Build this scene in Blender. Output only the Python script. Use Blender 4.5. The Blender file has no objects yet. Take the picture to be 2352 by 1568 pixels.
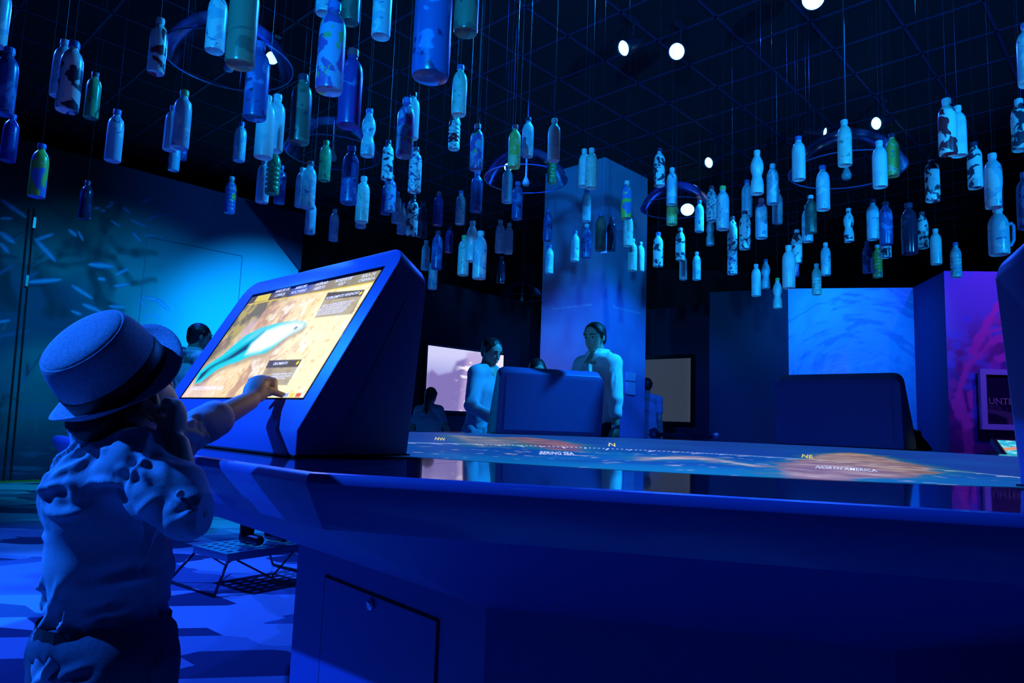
import bpy, bmesh, math, random
import numpy as np
from mathutils import Vector, Matrix

# ------------------------------------------------------------------ camera
FPX = 1606.4                      # focal length in pixels of a 2352 x 1568 frame
PITCH, ROLL, EYE = .1148, .036, .95
_F = np.array([0, math.cos(PITCH), math.sin(PITCH)])
_u = np.array([0, -math.sin(PITCH), math.cos(PITCH)])
_r = np.array([1., 0, 0])
_R = math.cos(ROLL) * _r + math.sin(ROLL) * _u
_U = -math.sin(ROLL) * _r + math.cos(ROLL) * _u
_O = np.array([0, 0, EYE])
scene = bpy.context.scene
col = scene.collection
cam_data = bpy.data.cameras.new('camera')
cam_data.sensor_width = 36
cam_data.lens = 36 * FPX / 2352
cam_data.clip_start = .02
cam = bpy.data.objects.new('camera', cam_data)
cam.matrix_world = Matrix(((_R[0], _U[0], -_F[0], 0), (_R[1], _U[1], -_F[1], 0), (_R[2], _U[2], -_F[2], EYE), (0, 0, 0, 1)))
col.objects.link(cam)
scene.camera = cam

# ------------------------------------------------------------------ world, view
world = bpy.data.worlds.new('world'); scene.world = world; world.use_nodes = True
bg = world.node_tree.nodes['Background']
bg.inputs[0].default_value = (.13, .05, 1, 1); bg.inputs[1].default_value = .0026
vs = scene.view_settings
vs.view_transform = 'Standard'; vs.look = 'None'; vs.gamma = 1; vs.use_curve_mapping = False
vs.exposure = 0

# ------------------------------------------------------------------ blue lamps, the room's own and some added ones (name, position, target, power, cone, colour, size)
BLUE = (.014, .095, 1.0)
CYAN = (.004, .34, 1.0)
ICE = (.004, .40, 1.0)
LAMPS = [
    ('key_left',   (-5.0, 4.3, 4.4),  (-2.0, 2.9, .2),  1700, 50, BLUE, .05),
    ('floor_left', (-3.2, 6.6, 4.4),  (-2.6, 3.0, 0),   500, 70, BLUE, .06),
    ('fill_front', (-1.6, -1.4, 4.3), (-.5, 1.7, 1.1),  10, 60, BLUE, .10),  # fill light added from behind the camera
    ('boy_left',   (-4.6, 1.15, 3.9),  (-.82, 1.22, .86),  2500, 24, (.008, .16, 1), .04),
    ('bottles_near', (-1.2, -3.3, 1.3), (.7, 4.0, 3.8),   1600, 37, CYAN, .08),  # added low uplight behind the camera, standing in for ceiling spots
    ('bottles_right', (4.2, -3.3, 1.3), (2.7, 4.0, 3.8),  2000, 37, CYAN, .08),  # second added uplight, placed low to reach only the bottles
    ('bottles_left', (.9, 4.4, 4.0),  (-2.0, 2.9, 2.7), 650, 80, CYAN, .08),
    ('mural_spot', (-1.2, 7.7, 4.35), (-3.6, 10.7, 1.75), 2200, 54, ICE, .06),
    ('mural_left', (-3.4, 6.2, 4.4),  (-5.4, 9.4, 1.0), 600, 68, (.004, .42, .9), .10),
    ('lamp_top',    (2.42, 5.33, 4.22), (-.5, 1.0, .9),   260, 30, BLUE, .05),
    ('lamp_middle', (1.40, 6.18, 4.22), (.6, .6, 1.0),   260, 50, BLUE, .05),
    ('lamp_dome',   (-2.36, 6.60, 4.22), (-.5, 2.0, 1.2), 260, 50, BLUE, .05),
    ('column_spot', (-.4, 4.6, 4.4),  (1.0, 8.9, 1.1),  850, 44, (.006, .13, 1), .04),
    ('column_right', (3.3, 6.3, 4.4), (1.5, 9.2, 1.1),  480, 46, (.006, .13, 1), .04),
    ('visitors',   (3.0, 4.6, 4.4),   (.40, 5.75, 1.35),   1800, 30, CYAN, .05),
    ('visitor_left', (-2.2, 4.4, 4.4), (-2.9, 6.1, 1.3), 260, 34, CYAN, .05),  # added to brighten the man half hidden at left
    ('panel_spot', (3.4, 6.6, 4.4),   (4.2, 8.9, 2.0),  950, 50, (.004, .20, 1), .06),
    ('coral_spot', (5.2, 5.6, 4.4),   (5.3, 7.7, 2.3),  300, 60, (.03, .06, 1.0), .06),
    ('coral_red',  (5.9, 6.0, 4.2),   (5.5, 7.7, 1.6),  60, 55, (1, .02, .30), .06),
]
for nm, pos, tgt, pw, cone, c, size in LAMPS:
    ld = bpy.data.lights.new(nm, 'SPOT')
    ld.energy = pw; ld.color = c; ld.spot_size = math.radians(cone); ld.spot_blend = 1. if nm in ('mural_spot', 'mural_left', 'panel_spot') else .3 if nm in ('bottles_near', 'bottles_right') else .5; ld.shadow_soft_size = size
    lo = bpy.data.objects.new(nm, ld); col.objects.link(lo)
    lo.location = pos
    lo.rotation_euler = (Vector(tgt) - Vector(pos)).to_track_quat('-Z', 'Y').to_euler()

# ------------------------------------------------------------------ helpers
def ray(x, y):
    return _F + _R * (x - 1176) / FPX - _U * (y - 784) / FPX
def at_y(x, y, Y):
    d = ray(x, y); return _O + d * (Y / d[1])
def at_z(x, y, Z):
    d = ray(x, y); return _O + d * ((Z - EYE) / d[2])
def at_p(x, y, p, n):
    d = ray(x, y); return _O + d * (((np.array(p) - _O) @ n) / (d @ n))
def scale_at(P):                  # pixels per metre at a point
    return FPX / ((np.array(P) - _O) @ _F)

MATS = {}
def mat(name, color=(.5, .5, .5), rough=.5, metal=0., spec=.5, emit=None, estr=0., coat=0., alpha=1., trans=0.):
    if name in MATS: return MATS[name]
    m = bpy.data.materials.new(name); m.use_nodes = True
    b = m.node_tree.nodes['Principled BSDF']
    b.inputs['Base Color'].default_value = (*color, 1)
    b.inputs['Roughness'].default_value = rough
    b.inputs['Metallic'].default_value = metal
    b.inputs['Specular IOR Level'].default_value = spec
    b.inputs['Coat Weight'].default_value = coat
    b.inputs['Alpha'].default_value = alpha
    b.inputs['Transmission Weight'].default_value = trans
    if emit is not None:
        b.inputs['Emission Color'].default_value = (*emit, 1); b.inputs['Emission Strength'].default_value = estr
    MATS[name] = m
    return m
def nodes_of(m):
    nt = m.node_tree
    return nt, nt.nodes, nt.links, nt.nodes['Principled BSDF']
def bumpy(m, scale, strength, dist=.002, detail=4):
    nt, N, L, b = nodes_of(m)
    tc = N.new('ShaderNodeTexCoord'); nz = N.new('ShaderNodeTexNoise'); bp = N.new('ShaderNodeBump')
    nz.inputs['Scale'].default_value = scale; nz.inputs['Detail'].default_value = detail
    bp.inputs['Strength'].default_value = strength; bp.inputs['Distance'].default_value = dist
    L.new(tc.outputs['Object'], nz.inputs['Vector']); L.new(nz.outputs[0], bp.inputs['Height']); L.new(bp.outputs[0], b.inputs['Normal'])
    return m
def speckle(m, c1, c2, scale, lo=.4, hi=.6, stretch=None, detail=3):
    nt, N, L, b = nodes_of(m)
    tc = N.new('ShaderNodeTexCoord'); nz = N.new('ShaderNodeTexNoise'); rp = N.new('ShaderNodeValToRGB')
    nz.inputs['Scale'].default_value = scale; nz.inputs['Detail'].default_value = detail
    v = tc.outputs['Object']
    if stretch:
        mp = N.new('ShaderNodeMapping'); mp.inputs['Scale'].default_value = stretch
        L.new(v, mp.inputs[0]); v = mp.outputs[0]
    L.new(v, nz.inputs['Vector'])
    rp.color_ramp.elements[0].position = lo; rp.color_ramp.elements[0].color = (*c1, 1)
    rp.color_ramp.elements[1].position = hi; rp.color_ramp.elements[1].color = (*c2, 1)
    L.new(nz.outputs[0], rp.inputs[0]); L.new(rp.outputs[0], b.inputs['Base Color'])
    return m
def attr_mat(name, rough=.6, emit=0., spec=.3, base=1.):
    """colour from the mesh's painted 'col' attribute (murals, maps, screens)"""
    if name in MATS: return MATS[name]
    m = mat(name, rough=rough, spec=spec)
    nt, N, L, b = nodes_of(m)
    a = N.new('ShaderNodeAttribute'); a.attribute_name = 'col'
    if emit:
        b.inputs['Base Color'].default_value = (.01, .01, .012, 1)
        L.new(a.outputs['Color'], b.inputs['Emission Color']); b.inputs['Emission Strength'].default_value = emit
    else:
        L.new(a.outputs['Color'], b.inputs['Base Color'])
    return m

def tag(o, label, cat=None, group=None, kind=None):
    if label: o['label'] = label
    if cat: o['category'] = cat
    if group: o['group'] = group
    if kind: o['kind'] = kind
    return o
def empty(name, loc=(0, 0, 0), rz=0., label=None, cat=None, group=None):
    o = bpy.data.objects.new(name, None); col.objects.link(o)
    o.empty_display_size = .1
    o.location = loc; o.rotation_euler = (0, 0, rz)
    return tag(o, label, cat, group)
def link(name, me, m=None, parent=None, local=False, smooth=False):
    """link a mesh; its vertices are in world space unless local (then in the parent's space)"""
    o = bpy.data.objects.new(name, me); col.objects.link(o)
    if m is not None and not me.materials: me.materials.append(m)
    if smooth: me.polygons.foreach_set('use_smooth', [True] * len(me.polygons))
    if parent is not None:
        o.parent = parent
        if not local and parent.type == 'EMPTY':
            o.matrix_parent_inverse = (Matrix.Translation(parent.location) @ parent.rotation_euler.to_matrix().to_4x4()).inverted()
    return o
def mesh(name, V, Fc):
    me = bpy.data.meshes.new(name); me.from_pydata([tuple(map(float, v)) for v in V], [], Fc); me.update()
    return me
def mk(name, V, Fc, m=None, parent=None, local=False, smooth=False):
    return link(name, mesh(name, V, Fc), m, parent, local, smooth)
def from_bm(name, bm, m=None, parent=None, local=False, smooth=False):
    bmesh.ops.recalc_face_normals(bm, faces=bm.faces[:])
    me = bpy.data.meshes.new(name); bm.to_mesh(me); bm.free()
    return link(name, me, m, parent, local, smooth)
def bx(bm, c, s, rz=0., M=None):
    mtx = (M or Matrix.Identity(4)) @ Matrix.Translation(c) @ Matrix.Rotation(rz, 4, 'Z') @ Matrix.Diagonal((*s, 1))
    return bmesh.ops.create_cube(bm, size=1, matrix=mtx)['verts']
def beam(bm, a, b, w, h, upv=(0, 0, 1)):
    a, b = Vector(a), Vector(b); d = b - a; L = d.length; d.normalize()
    x = d.cross(Vector(upv)); x = x.normalized() if x.length > 1e-5 else Vector((1, 0, 0)); y = x.cross(d)
    M = Matrix(((x[0], y[0], d[0], 0), (x[1], y[1], d[1], 0), (x[2], y[2], d[2], 0), (0, 0, 0, 1)))
    return bmesh.ops.create_cube(bm, size=1, matrix=Matrix.Translation((a + b) / 2) @ M @ Matrix.Diagonal((w, h, L, 1)))['verts']
def tube(bm, pts, r, seg=8):
    pts = [Vector(p) for p in pts]; rings = []
    rr = r if hasattr(r, '__len__') else [r] * len(pts)
    prev = None
    for i, p in enumerate(pts):
        d = (pts[min(i + 1, len(pts) - 1)] - pts[max(i - 1, 0)]).normalized()
        x = d.orthogonal().normalized() if prev is None else (prev - d * prev.dot(d)).normalized()
        prev = x; y = d.cross(x)
        rings.append([bm.verts.new(p + (x * math.cos(t) + y * math.sin(t)) * rr[i]) for t in [2 * math.pi * k / seg for k in range(seg)]])
    for a, b in zip(rings, rings[1:]):
        for k in range(seg): bm.faces.new((a[k], a[(k + 1) % seg], b[(k + 1) % seg], b[k]))
    bm.faces.new(rings[0][::-1]); bm.faces.new(rings[-1])
def lathe(bm, prof, seg=24, M=None, cap=True):
    rings = []
    for r, z in prof:
        vv = []
        for k in range(seg):
            t = 2 * math.pi * k / seg; p = Vector((r * math.cos(t), r * math.sin(t), z))
            vv.append(bm.verts.new(M @ p if M else p))
        rings.append(vv)
    for a, b in zip(rings, rings[1:]):
        for k in range(seg): bm.faces.new((a[k], a[(k + 1) % seg], b[(k + 1) % seg], b[k]))
    if cap:
        if prof[0][0] > 1e-5: bm.faces.new(rings[0][::-1])
        if prof[-1][0] > 1e-5: bm.faces.new(rings[-1])
    return rings
def aim(pos, d):                  # matrix with local +Z along d
    return Matrix.Translation(pos) @ Vector(d).to_track_quat('Z', 'Y').to_matrix().to_4x4()
def set_cols(me, C):
    a = me.color_attributes.new('col', 'FLOAT_COLOR', 'POINT')
    C = np.asarray(C, np.float32); A = np.ones((len(C), 4), np.float32); A[:, :3] = C
    a.data.foreach_set('color', A.ravel())
def grid_faces(nx, ny):
    i = np.arange(nx - 1)[None, :] + nx * np.arange(ny - 1)[:, None]
    return np.stack([i, i + 1, i + 1 + nx, i + nx], -1).reshape(-1, 4)
def np_mesh(name, V, Q):
    me = bpy.data.meshes.new(name); V = np.asarray(V, np.float32); Q = np.asarray(Q, np.int32)
    me.vertices.add(len(V)); me.vertices.foreach_set('co', V.ravel())
    n = Q.shape[1]
    me.loops.add(Q.size); me.loops.foreach_set('vertex_index', Q.ravel())
    me.polygons.add(len(Q)); me.polygons.foreach_set('loop_start', np.arange(0, Q.size, n, dtype=np.int32))
    try: me.polygons.foreach_set('loop_total', np.full(len(Q), n, np.int32))
    except Exception: pass
    me.update(calc_edges=True); me.validate()
    return me
def painted(name, P0, U, V, nx, ny, fn, m, parent=None):
    """a flat rectangle P0 + u*U + v*V painted by fn(u, v) in metres along U and V"""
    P0, U, V = (np.array(q, float) for q in (P0, U, V))
    lu, lv = np.linalg.norm(U), np.linalg.norm(V)
    u, v = np.meshgrid(np.linspace(0, 1, nx), np.linspace(0, 1, ny)); u = u.ravel(); v = v.ravel()
    me = np_mesh(name, P0 + u[:, None] * U + v[:, None] * V, grid_faces(nx, ny))
    set_cols(me, fn(u * lu, v * lv))
    return link(name, me, m, parent)
# numpy noise for paint and cloth
def _h(i, j, k, s):
    n = (i * 374761393 + j * 668265263 + k * 2147483647 + s * 1274126177) & 0x7fffffff
    n = ((n ^ (n >> 13)) * 1274126177) & 0x7fffffff
    return ((n ^ (n >> 16)) & 0xffff) / 65535.
def vnoise(x, y, z=0., s=0):
    x, y, z = np.broadcast_arrays(np.asarray(x, float), np.asarray(y, float), np.asarray(z, float))
    i, j, k = (np.floor(q).astype(np.int64) for q in (x, y, z)); a, b, c = x - i, y - j, z - k
    a, b, c = (q * q * (3 - 2 * q) for q in (a, b, c)); o = 0
    for di in (0, 1):
        for dj in (0, 1):
            for dk in (0, 1):
                o = o + _h(i + di, j + dj, k + dk, s) * (a if di else 1 - a) * (b if dj else 1 - b) * (c if dk else 1 - c)
    return o
def fbm(x, y, z=0., s=0, o=4):
    t = 0; w = .5
    for q in range(o): t = t + w * vnoise(x, y, z, s + q); x, y, z, w = x * 2.03, y * 2.03, np.asarray(z) * 2.03, w * .5
    return t / (1 - .5 ** o)
def sm(x, a, b):
    t = np.clip((x - a) / (b - a), 0, 1); return t * t * (3 - 2 * t)
def seg_d(X, Y, a, b):
    ax, ay = a; bx_, by_ = b; dx, dy = bx_ - ax, by_ - ay; L = dx * dx + dy * dy + 1e-12
    t = np.clip(((X - ax) * dx + (Y - ay) * dy) / L, 0, 1)
    return np.hypot(X - ax - t * dx, Y - ay - t * dy), t
def poly_d(X, Y, P):              # signed distance, negative inside
    d = np.full(X.shape, 1e9); ins = np.zeros(X.shape, bool)
    for a, b in zip(P, P[1:] + P[:1]):
        d = np.minimum(d, seg_d(X, Y, a, b)[0])
        c = ((a[1] > Y) != (b[1] > Y)); ins ^= c & (X < (b[0] - a[0]) * (Y - a[1]) / ((b[1] - a[1]) or 1e-12) + a[0])
    return np.where(ins, -d, d)
def mix(A, B, t):
    t = np.asarray(t)[..., None]; return A * (1 - t) + np.asarray(B) * t
def text_mesh(name, body, size, origin, right, upd, m, parent=None, align='CENTER', bold=0., spacing=1.):
    cu = bpy.data.curves.new(name, 'FONT'); cu.body = body; cu.size = size; cu.align_x = align; cu.align_y = 'CENTER'
    cu.offset = bold * size; cu.space_character = spacing; cu.resolution_u = 2
    to = bpy.data.objects.new('t', cu); col.objects.link(to)
    bpy.context.view_layer.update()
    me = bpy.data.meshes.new_from_object(to.evaluated_get(bpy.context.evaluated_depsgraph_get()))
    bpy.data.objects.remove(to); bpy.data.curves.remove(cu)
    r, u = Vector(right).normalized(), Vector(upd); u = (u - r * u.dot(r)).normalized(); n = r.cross(u)
    o = Vector(origin)
    me.transform(Matrix(((r[0], u[0], n[0], o[0]), (r[1], u[1], n[1], o[1]), (r[2], u[2], n[2], o[2]), (0, 0, 0, 1))))
    me.name = name; me.materials.clear()
    return link(name, me, m, parent)

# ================================================================== THE SETTING
CEIL = 4.6
GA = math.radians(46.5)           # the building's own axes, turned against the camera
GD = np.array([math.cos(GA), math.sin(GA), 0]); GN = np.array([math.sin(GA), -math.cos(GA), 0])
# carpet with angular light and dark shards
m = mat('carpet', (.1, .2, .6), .95, spec=.1)
nt, N, L, b = nodes_of(m)
tc = N.new('ShaderNodeTexCoord'); mp = N.new('ShaderNodeMapping'); vo = N.new('ShaderNodeTexVoronoi'); rp = N.new('ShaderNodeValToRGB')
mp.inputs['Rotation'].default_value = (0, 0, .35); mp.inputs['Scale'].default_value = (1.5, 3.6, 1)
vo.distance = 'MANHATTAN'; vo.inputs['Scale'].default_value = 1.0
sx = N.new('ShaderNodeSeparateColor')
L.new(tc.outputs['Object'], mp.inputs[0]); L.new(mp.outputs[0], vo.inputs['Vector']); L.new(vo.outputs['Color'], sx.inputs[0]); L.new(sx.outputs[0], rp.inputs[0])
rp.color_ramp.interpolation = 'CONSTANT'
for k, (p_, c_) in enumerate(((0, (.05, .07, .16)), (.30, (.13, .20, .36)), (.55, (.26, .38, .55)), (.78, (.42, .58, .72)))):
    e = rp.color_ramp.elements[k] if k < 2 else rp.color_ramp.elements.new(p_)
    e.position = p_; e.color = (*c_, 1)
L.new(rp.outputs[0], b.inputs['Base Color'])
bumpy(m, 260, .5, .004)
fl = mk('floor', [(-12, -4, 0), (13, -4, 0), (13, 16, 0), (-12, 16, 0)], [(0, 1, 2, 3)], m); fl['kind'] = 'structure'
# dark suspended ceiling: black tiles in a thin metal grid
cl = mk('ceiling', [(-12, -4, CEIL), (-12, 16, CEIL), (13, 16, CEIL), (13, -4, CEIL)], [(0, 1, 2, 3)], mat('ceiling_black', (.006, .006, .014), .9)); cl['kind'] = 'structure'
gm = mat('grid_metal', (.03, .024, .10), .6)
anchor = at_z(1773.4, 157, CEIL)
bar = None
for fam, (d_, n_) in enumerate(((GD, GN), (GN, GD))):
    for k in range(-15, 16):
        p0 = anchor + n_ * .6 * k
        # clip to the part of the ceiling that the picture looks at
        ts = [t for t in np.arange(-11, 11, .3) if -6.5 < (p0 + d_ * t)[0] < 8.5 and 2.5 < (p0 + d_ * t)[1] < 13]
        if len(ts) < 3: continue
        a, b_ = p0 + d_ * ts[0], p0 + d_ * ts[-1]
        bm = bmesh.new(); beam(bm, (*a[:2], CEIL - .006), (*b_[:2], CEIL - .006), .024, .012)
        from_bm('grid_bar', bm, gm, cl)
# the tiles themselves, as far as the picture shows them
tl_me = None; cells = []
for i in range(-16, 17):
    for j in range(-16, 17):
        c_ = anchor + GN * .6 * (i + .5) + GD * .6 * (j + .5); d_ = c_ - _O; zf = d_ @ _F
        if zf < .5: continue
        x_, y_ = 1176 + FPX * (d_ @ _R) / zf, 784 - FPX * (d_ @ _U) / zf
        if -80 < x_ < 2430 and -80 < y_ < 560 and c_[1] < 13: cells.append((zf, i, j, c_))
cells.sort(key=lambda q: q[0])
bm = bmesh.new(); bx(bm, (0, 0, 0), (.588, .588, .004)); tl_me = bpy.data.meshes.new('ceiling_tile'); bm.to_mesh(tl_me); bm.free(); tl_me.materials.append(mat('ceiling_black'))
for zf, i, j, c_ in cells[:290]:
    o = bpy.data.objects.new('ceiling_tile', tl_me); col.objects.link(o); o.parent = cl; o.location = (c_[0], c_[1], CEIL - .003); o.rotation_euler = (0, 0, GA)
# black outer walls of the hall
ow = mat('hall_black', (.006, .006, .014), .9)
for nm, a, b_ in (('wall_far', (-12, 15.9), (13, 15.9)), ('wall_outer_left', (-11.9, -4), (-11.9, 16)), ('wall_outer_right', (12.9, 16), (12.9, -4)), ('wall_behind', (13, -3.9), (-12, -3.9))):
    o = mk(nm, [(*a, 0), (*b_, 0), (*b_, CEIL), (*a, CEIL)], [(0, 1, 2, 3)], ow); o['kind'] = 'structure'

# ---- left wall with the painted kelp forest
M0 = np.array([-5.95, 8.84, 0.])
def wall_uv(x, y):
    q = at_p(x, y, M0, GN); return ((q - M0) @ GD, q[2])
uR = wall_uv(690, 560)[0]; uL = -3.4
zTop = wall_uv(300, 386)[1]
FISH = [((2, 458), (62, 500), 10), ((0, 533), (33, 558), 12), ((80, 548), (128, 600), 11), ((63, 648), (141, 642), 10), ((165, 655), (213, 686), 9), ((203, 607), (260, 612), 13), ((-6, 740), (24, 735), 6)]
for a in ((1000, 810, 1080, 860, 20), (1170, 800, 1330, 870, 30), (1190, 910, 1270, 1000, 30), (1300, 945, 1400, 945, 30), (1320, 800, 1470, 750, 28), (1480, 770, 1550, 750, 24), (1270, 650, 1370, 600, 24), (840, 700, 900, 695, 22), (990, 640, 1020, 660, 30), (950, 690, 1010, 670, 18), (1110, 690, 1170, 740, 30), (620, 890, 690, 950, 34), (700, 900, 750, 990, 20), (1040, 1300, 1160, 1240, 34), (1020, 1400, 1170, 1380, 34), (0, 790, 110, 790, 26), (0, 910, 120, 1010, 34), (0, 1010, 80, 1100, 34), (1270, 1490, 1470, 1540, 40), (880, 1330, 950, 1340, 36), (320, 985, 480, 930, 30), (905, 715, 950, 725, 22), (1450, 960, 1490, 990, 26), (1650, 780, 1740, 790, 26), (1560, 640, 1640, 600, 20), (1660, 680, 1730, 690, 20), (1520, 1000, 1550, 1020, 20)):
    FISH.append(((a[0] / 3.92, 300 + a[1] / 3.92), (a[2] / 3.92, 300 + a[3] / 3.92), a[4] / 3.92))
for a in ((640, 130, 740, 170, 26), (740, 70, 910, 140, 40), (980, 90, 1130, 100, 36), (1410, 30, 1530, 130, 40), (1370, 150, 1440, 210, 26), (1290, 170, 1340, 195, 26), (1240, 20, 1320, 100, 40)):
    FISH.append(((a[0] / 3.92, 680 + a[1] / 3.92), (a[2] / 3.92, 680 + a[3] / 3.92), a[4] / 3.92))
KELP = [(960, 730, 930, 900, 900, 1050, 890, 1250, 860, 1300, 870, 1500, 960, 1640), (890, 1060, 720, 980, 600, 990, 520, 1080), (900, 1060, 1040, 1120, 1100, 1240, 1200, 1330, 1350, 1360), (1000, 970, 1100, 1060, 1200, 1080, 1420, 1080), (780, 1190, 560, 1240, 350, 1160, 200, 1200), (940, 1270, 1040, 1370), (870, 1400, 980, 1560, 1100, 1600), (700, 1060, 540, 1110, 480, 1190), (930, 900, 1010, 800, 1060, 700), (300, 480, 420, 620, 540, 700, 640, 820), (100, 820, 240, 900, 300, 1000)]
def mural_fn(u, v):
    U_ = u + uL
    t = fbm(U_ * .7, v * .9, 0, 3); w = fbm(U_ * 3 + 2 * t, v * 1.6 - 2 * t, 0, 9)
    c = np.empty((len(u), 3)); c[:] = (.006, .10, .20)
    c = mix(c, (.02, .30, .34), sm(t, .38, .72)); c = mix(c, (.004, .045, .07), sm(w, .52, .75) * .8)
    c = mix(c, (.010, .055, .030), sm(v, 2.3, 4.0) * .92)                       # darker green towards the top
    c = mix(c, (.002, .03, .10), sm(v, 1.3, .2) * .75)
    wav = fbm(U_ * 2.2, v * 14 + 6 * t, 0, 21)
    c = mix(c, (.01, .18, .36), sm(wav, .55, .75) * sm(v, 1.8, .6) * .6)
    c = mix(c, (.20, .62, .85), sm(U_, uR - 3.3, uR - 1.5) * .9)                   # paler at the spotlit end, its light painted into the colour
    for k in KELP:
        q = [wall_uv(k[i] / 3.92, 300 + k[i + 1] / 3.92) for i in range(0, len(k), 2)]
        for a, b_ in zip(q, q[1:]):
            d, _t = seg_d(U_ + .16 * (vnoise(U_ * 4, v * 4, 0, 14) - .5), v + .16 * (vnoise(U_ * 4, v * 4, 0, 15) - .5), a, b_); r_ = .020 + .022 * vnoise(U_ * 9, v * 9, 0, 4)
            c = mix(c, (.004, .050, .085), sm(d, r_ + .05, r_ - .015) * .5)
    rg = np.random.RandomState(8)
    for _k in range(150):                                                        # loose kelp blades, swept round the frond
        cx_, cz_ = rg.uniform(-3.0, uR - 3.4), rg.uniform(.4, 3.2); th = 1.2 + .9 * math.sin(cx_ * 1.3 + 1) + .5 * (cz_ - 1.8) + rg.normal(0, .35); ln_ = rg.uniform(.12, .38)
        a, b_ = (cx_, cz_), (cx_ + ln_ * math.cos(th), cz_ - ln_ * math.sin(th)); mm_ = (np.abs(U_ - cx_) < .55) & (np.abs(v - cz_) < .55)
        d, tt = seg_d(U_[mm_] + .1 * (v[mm_] - cz_) ** 2 * 3, v[mm_], a, b_); w_ = rg.uniform(.008, .022) * np.sqrt(np.clip(4 * tt * (1 - tt), .05, 1))
        c[mm_] = mix(c[mm_], ((.004, .05, .09), (.03, .22, .30), (.02, .16, .40))[_k % 3], sm(d, w_ + .014, w_ - .006) * .6)
    for a, b_, wd in FISH:
        A, B = wall_uv(*a), wall_uv(*b_); d, tt = seg_d(U_, v, A, B)
        pxm = 1606 / 9.6; r_ = .5 * wd / pxm * np.sqrt(np.clip(4 * tt * (1 - tt), 0.04, 1))
        c = mix(c, np.where((d * 2.2 > r_)[:, None], (.06, .30, .75), (.22, .52, .90)), sm(d, r_ + .012, r_ - .012) * .9)
    return c
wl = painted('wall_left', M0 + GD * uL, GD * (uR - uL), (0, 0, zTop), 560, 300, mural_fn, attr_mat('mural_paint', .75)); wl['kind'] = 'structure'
E = M0 + GD * uR
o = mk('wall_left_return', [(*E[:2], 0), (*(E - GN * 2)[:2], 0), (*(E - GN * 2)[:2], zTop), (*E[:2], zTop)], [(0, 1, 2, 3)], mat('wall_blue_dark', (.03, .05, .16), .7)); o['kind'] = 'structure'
# added dark triangle standing in for the unlit wall past the spotlight's edge
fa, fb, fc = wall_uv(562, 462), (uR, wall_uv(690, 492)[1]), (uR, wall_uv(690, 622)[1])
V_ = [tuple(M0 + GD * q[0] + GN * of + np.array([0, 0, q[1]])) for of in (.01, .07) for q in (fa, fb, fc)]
o = mk('wall_left_shade_panel', V_, [(0, 1, 2), (3, 5, 4), (0, 3, 4, 1), (1, 4, 5, 2), (2, 5, 3, 0)], mat('wall_blue_dark')); o['kind'] = 'structure'
# door leaves painted over with the mural: only their gaps and hinges show
dm = mat('gap_black', (.003, .004, .012), .8); hm = mat('hinge_steel', (.5, .5, .55), .35, 1)
def wp(u, z, out=.006): return M0 + GD * u + GN * out + np.array([0, 0, z])
def wbar(bm, a, b_, w): beam(bm, wp(*a), wp(*b_), w, .012, GN)
d1 = empty('door_1', wp(wall_uv(55, 1000)[0], 0)); d1['kind'] = 'structure'
for xa, xb in (((78, 480), (24, 1100)), ((66, 480), (8, 1100))):
    bm = bmesh.new(); wbar(bm, wall_uv(*xa), (wall_uv(*xb)[0], .01), .022); from_bm('door_gap', bm, dm, d1)
for h in ((78, 512), (61, 645)):
    u_, z_ = wall_uv(*h); bm = bmesh.new(); beam(bm, wp(u_, z_ - .07, .02), wp(u_, z_ + .07, .02), .03, .02, GN); from_bm('hinge', bm, hm, d1)
d2 = empty('door_2', wp(wall_uv(450, 800)[0], 0)); d2['kind'] = 'structure'
ur, zr = wall_uv(556, 588); ul = wall_uv(336, 560)[0]
for a, b_ in (((ur, .02), (ur, zr)), ((ul, .02), (ul, zr)), ((ul, zr), (ur, zr))):
    bm = bmesh.new(); wbar(bm, a, b_, .007); from_bm('door_gap', bm, mat('gap_teal', (.06, .26, .42), .8), d2)
for z_ in (1.9, .4):
    bm = bmesh.new(); beam(bm, wp(ur, z_, .012), wp(ur, z_ + .12, .012), .03, .02, GN); from_bm('hinge', bm, dm, d2)
bm = bmesh.new(); beam(bm, wp(uL, .012, .012), wp(uR, .012, .012), .02, .024, (0, 0, 1))
o = from_bm('baseboard_left', bm, mat('brass_trim', (.8, .32, .05), .4)); o['kind'] = 'structure'

# ---- square column, turned 45 degrees
CB = at_z(1390, 360, CEIL) * (1, 1, 0); CS = 1.07
pcol = speckle(mat('column_paint', (.2, .35, .7), .55), (.30, .40, .70), (.36, .46, .76), 2)
cn = [CB, CB + GD * CS, CB + GD * CS - GN * CS, CB - GN * CS]
V_ = [(*c_[:2], 0) for c_ in cn] + [(*c_[:2], CEIL) for c_ in cn]
column = mk('wall_column', V_, [(0, 1, 5, 4), (1, 2, 6, 5), (2, 3, 7, 6), (3, 0, 4, 7)], pcol); column['kind'] = 'structure'
wt = mat('letter_white', (.85, .9, .95), .6)
for x0, x1, yy, fd, fn_, sg in ((1283, 1343, 704, -GN, -GD, -1), (1418, 1464, 712, GD, GN, 1)):
    p_ = at_p((x0 + x1) / 2, yy, CB, fn_) + fn_ * .004
    w_ = np.linalg.norm(at_p(x0, yy, CB, fn_) - at_p(x1, yy, CB, fn_))
    t_ = text_mesh('lettering', 'Please do not touch bottles', .062, p_, fd * sg, (0, 0, 1), wt, column, bold=.01)
    t_['label'] = 'white lettering on the column face'
ps = empty('wall_sign', at_p(1446, 880, CB, GN), label='pale two-part notice fixed to the right face of the blue column', cat='sign')
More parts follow.
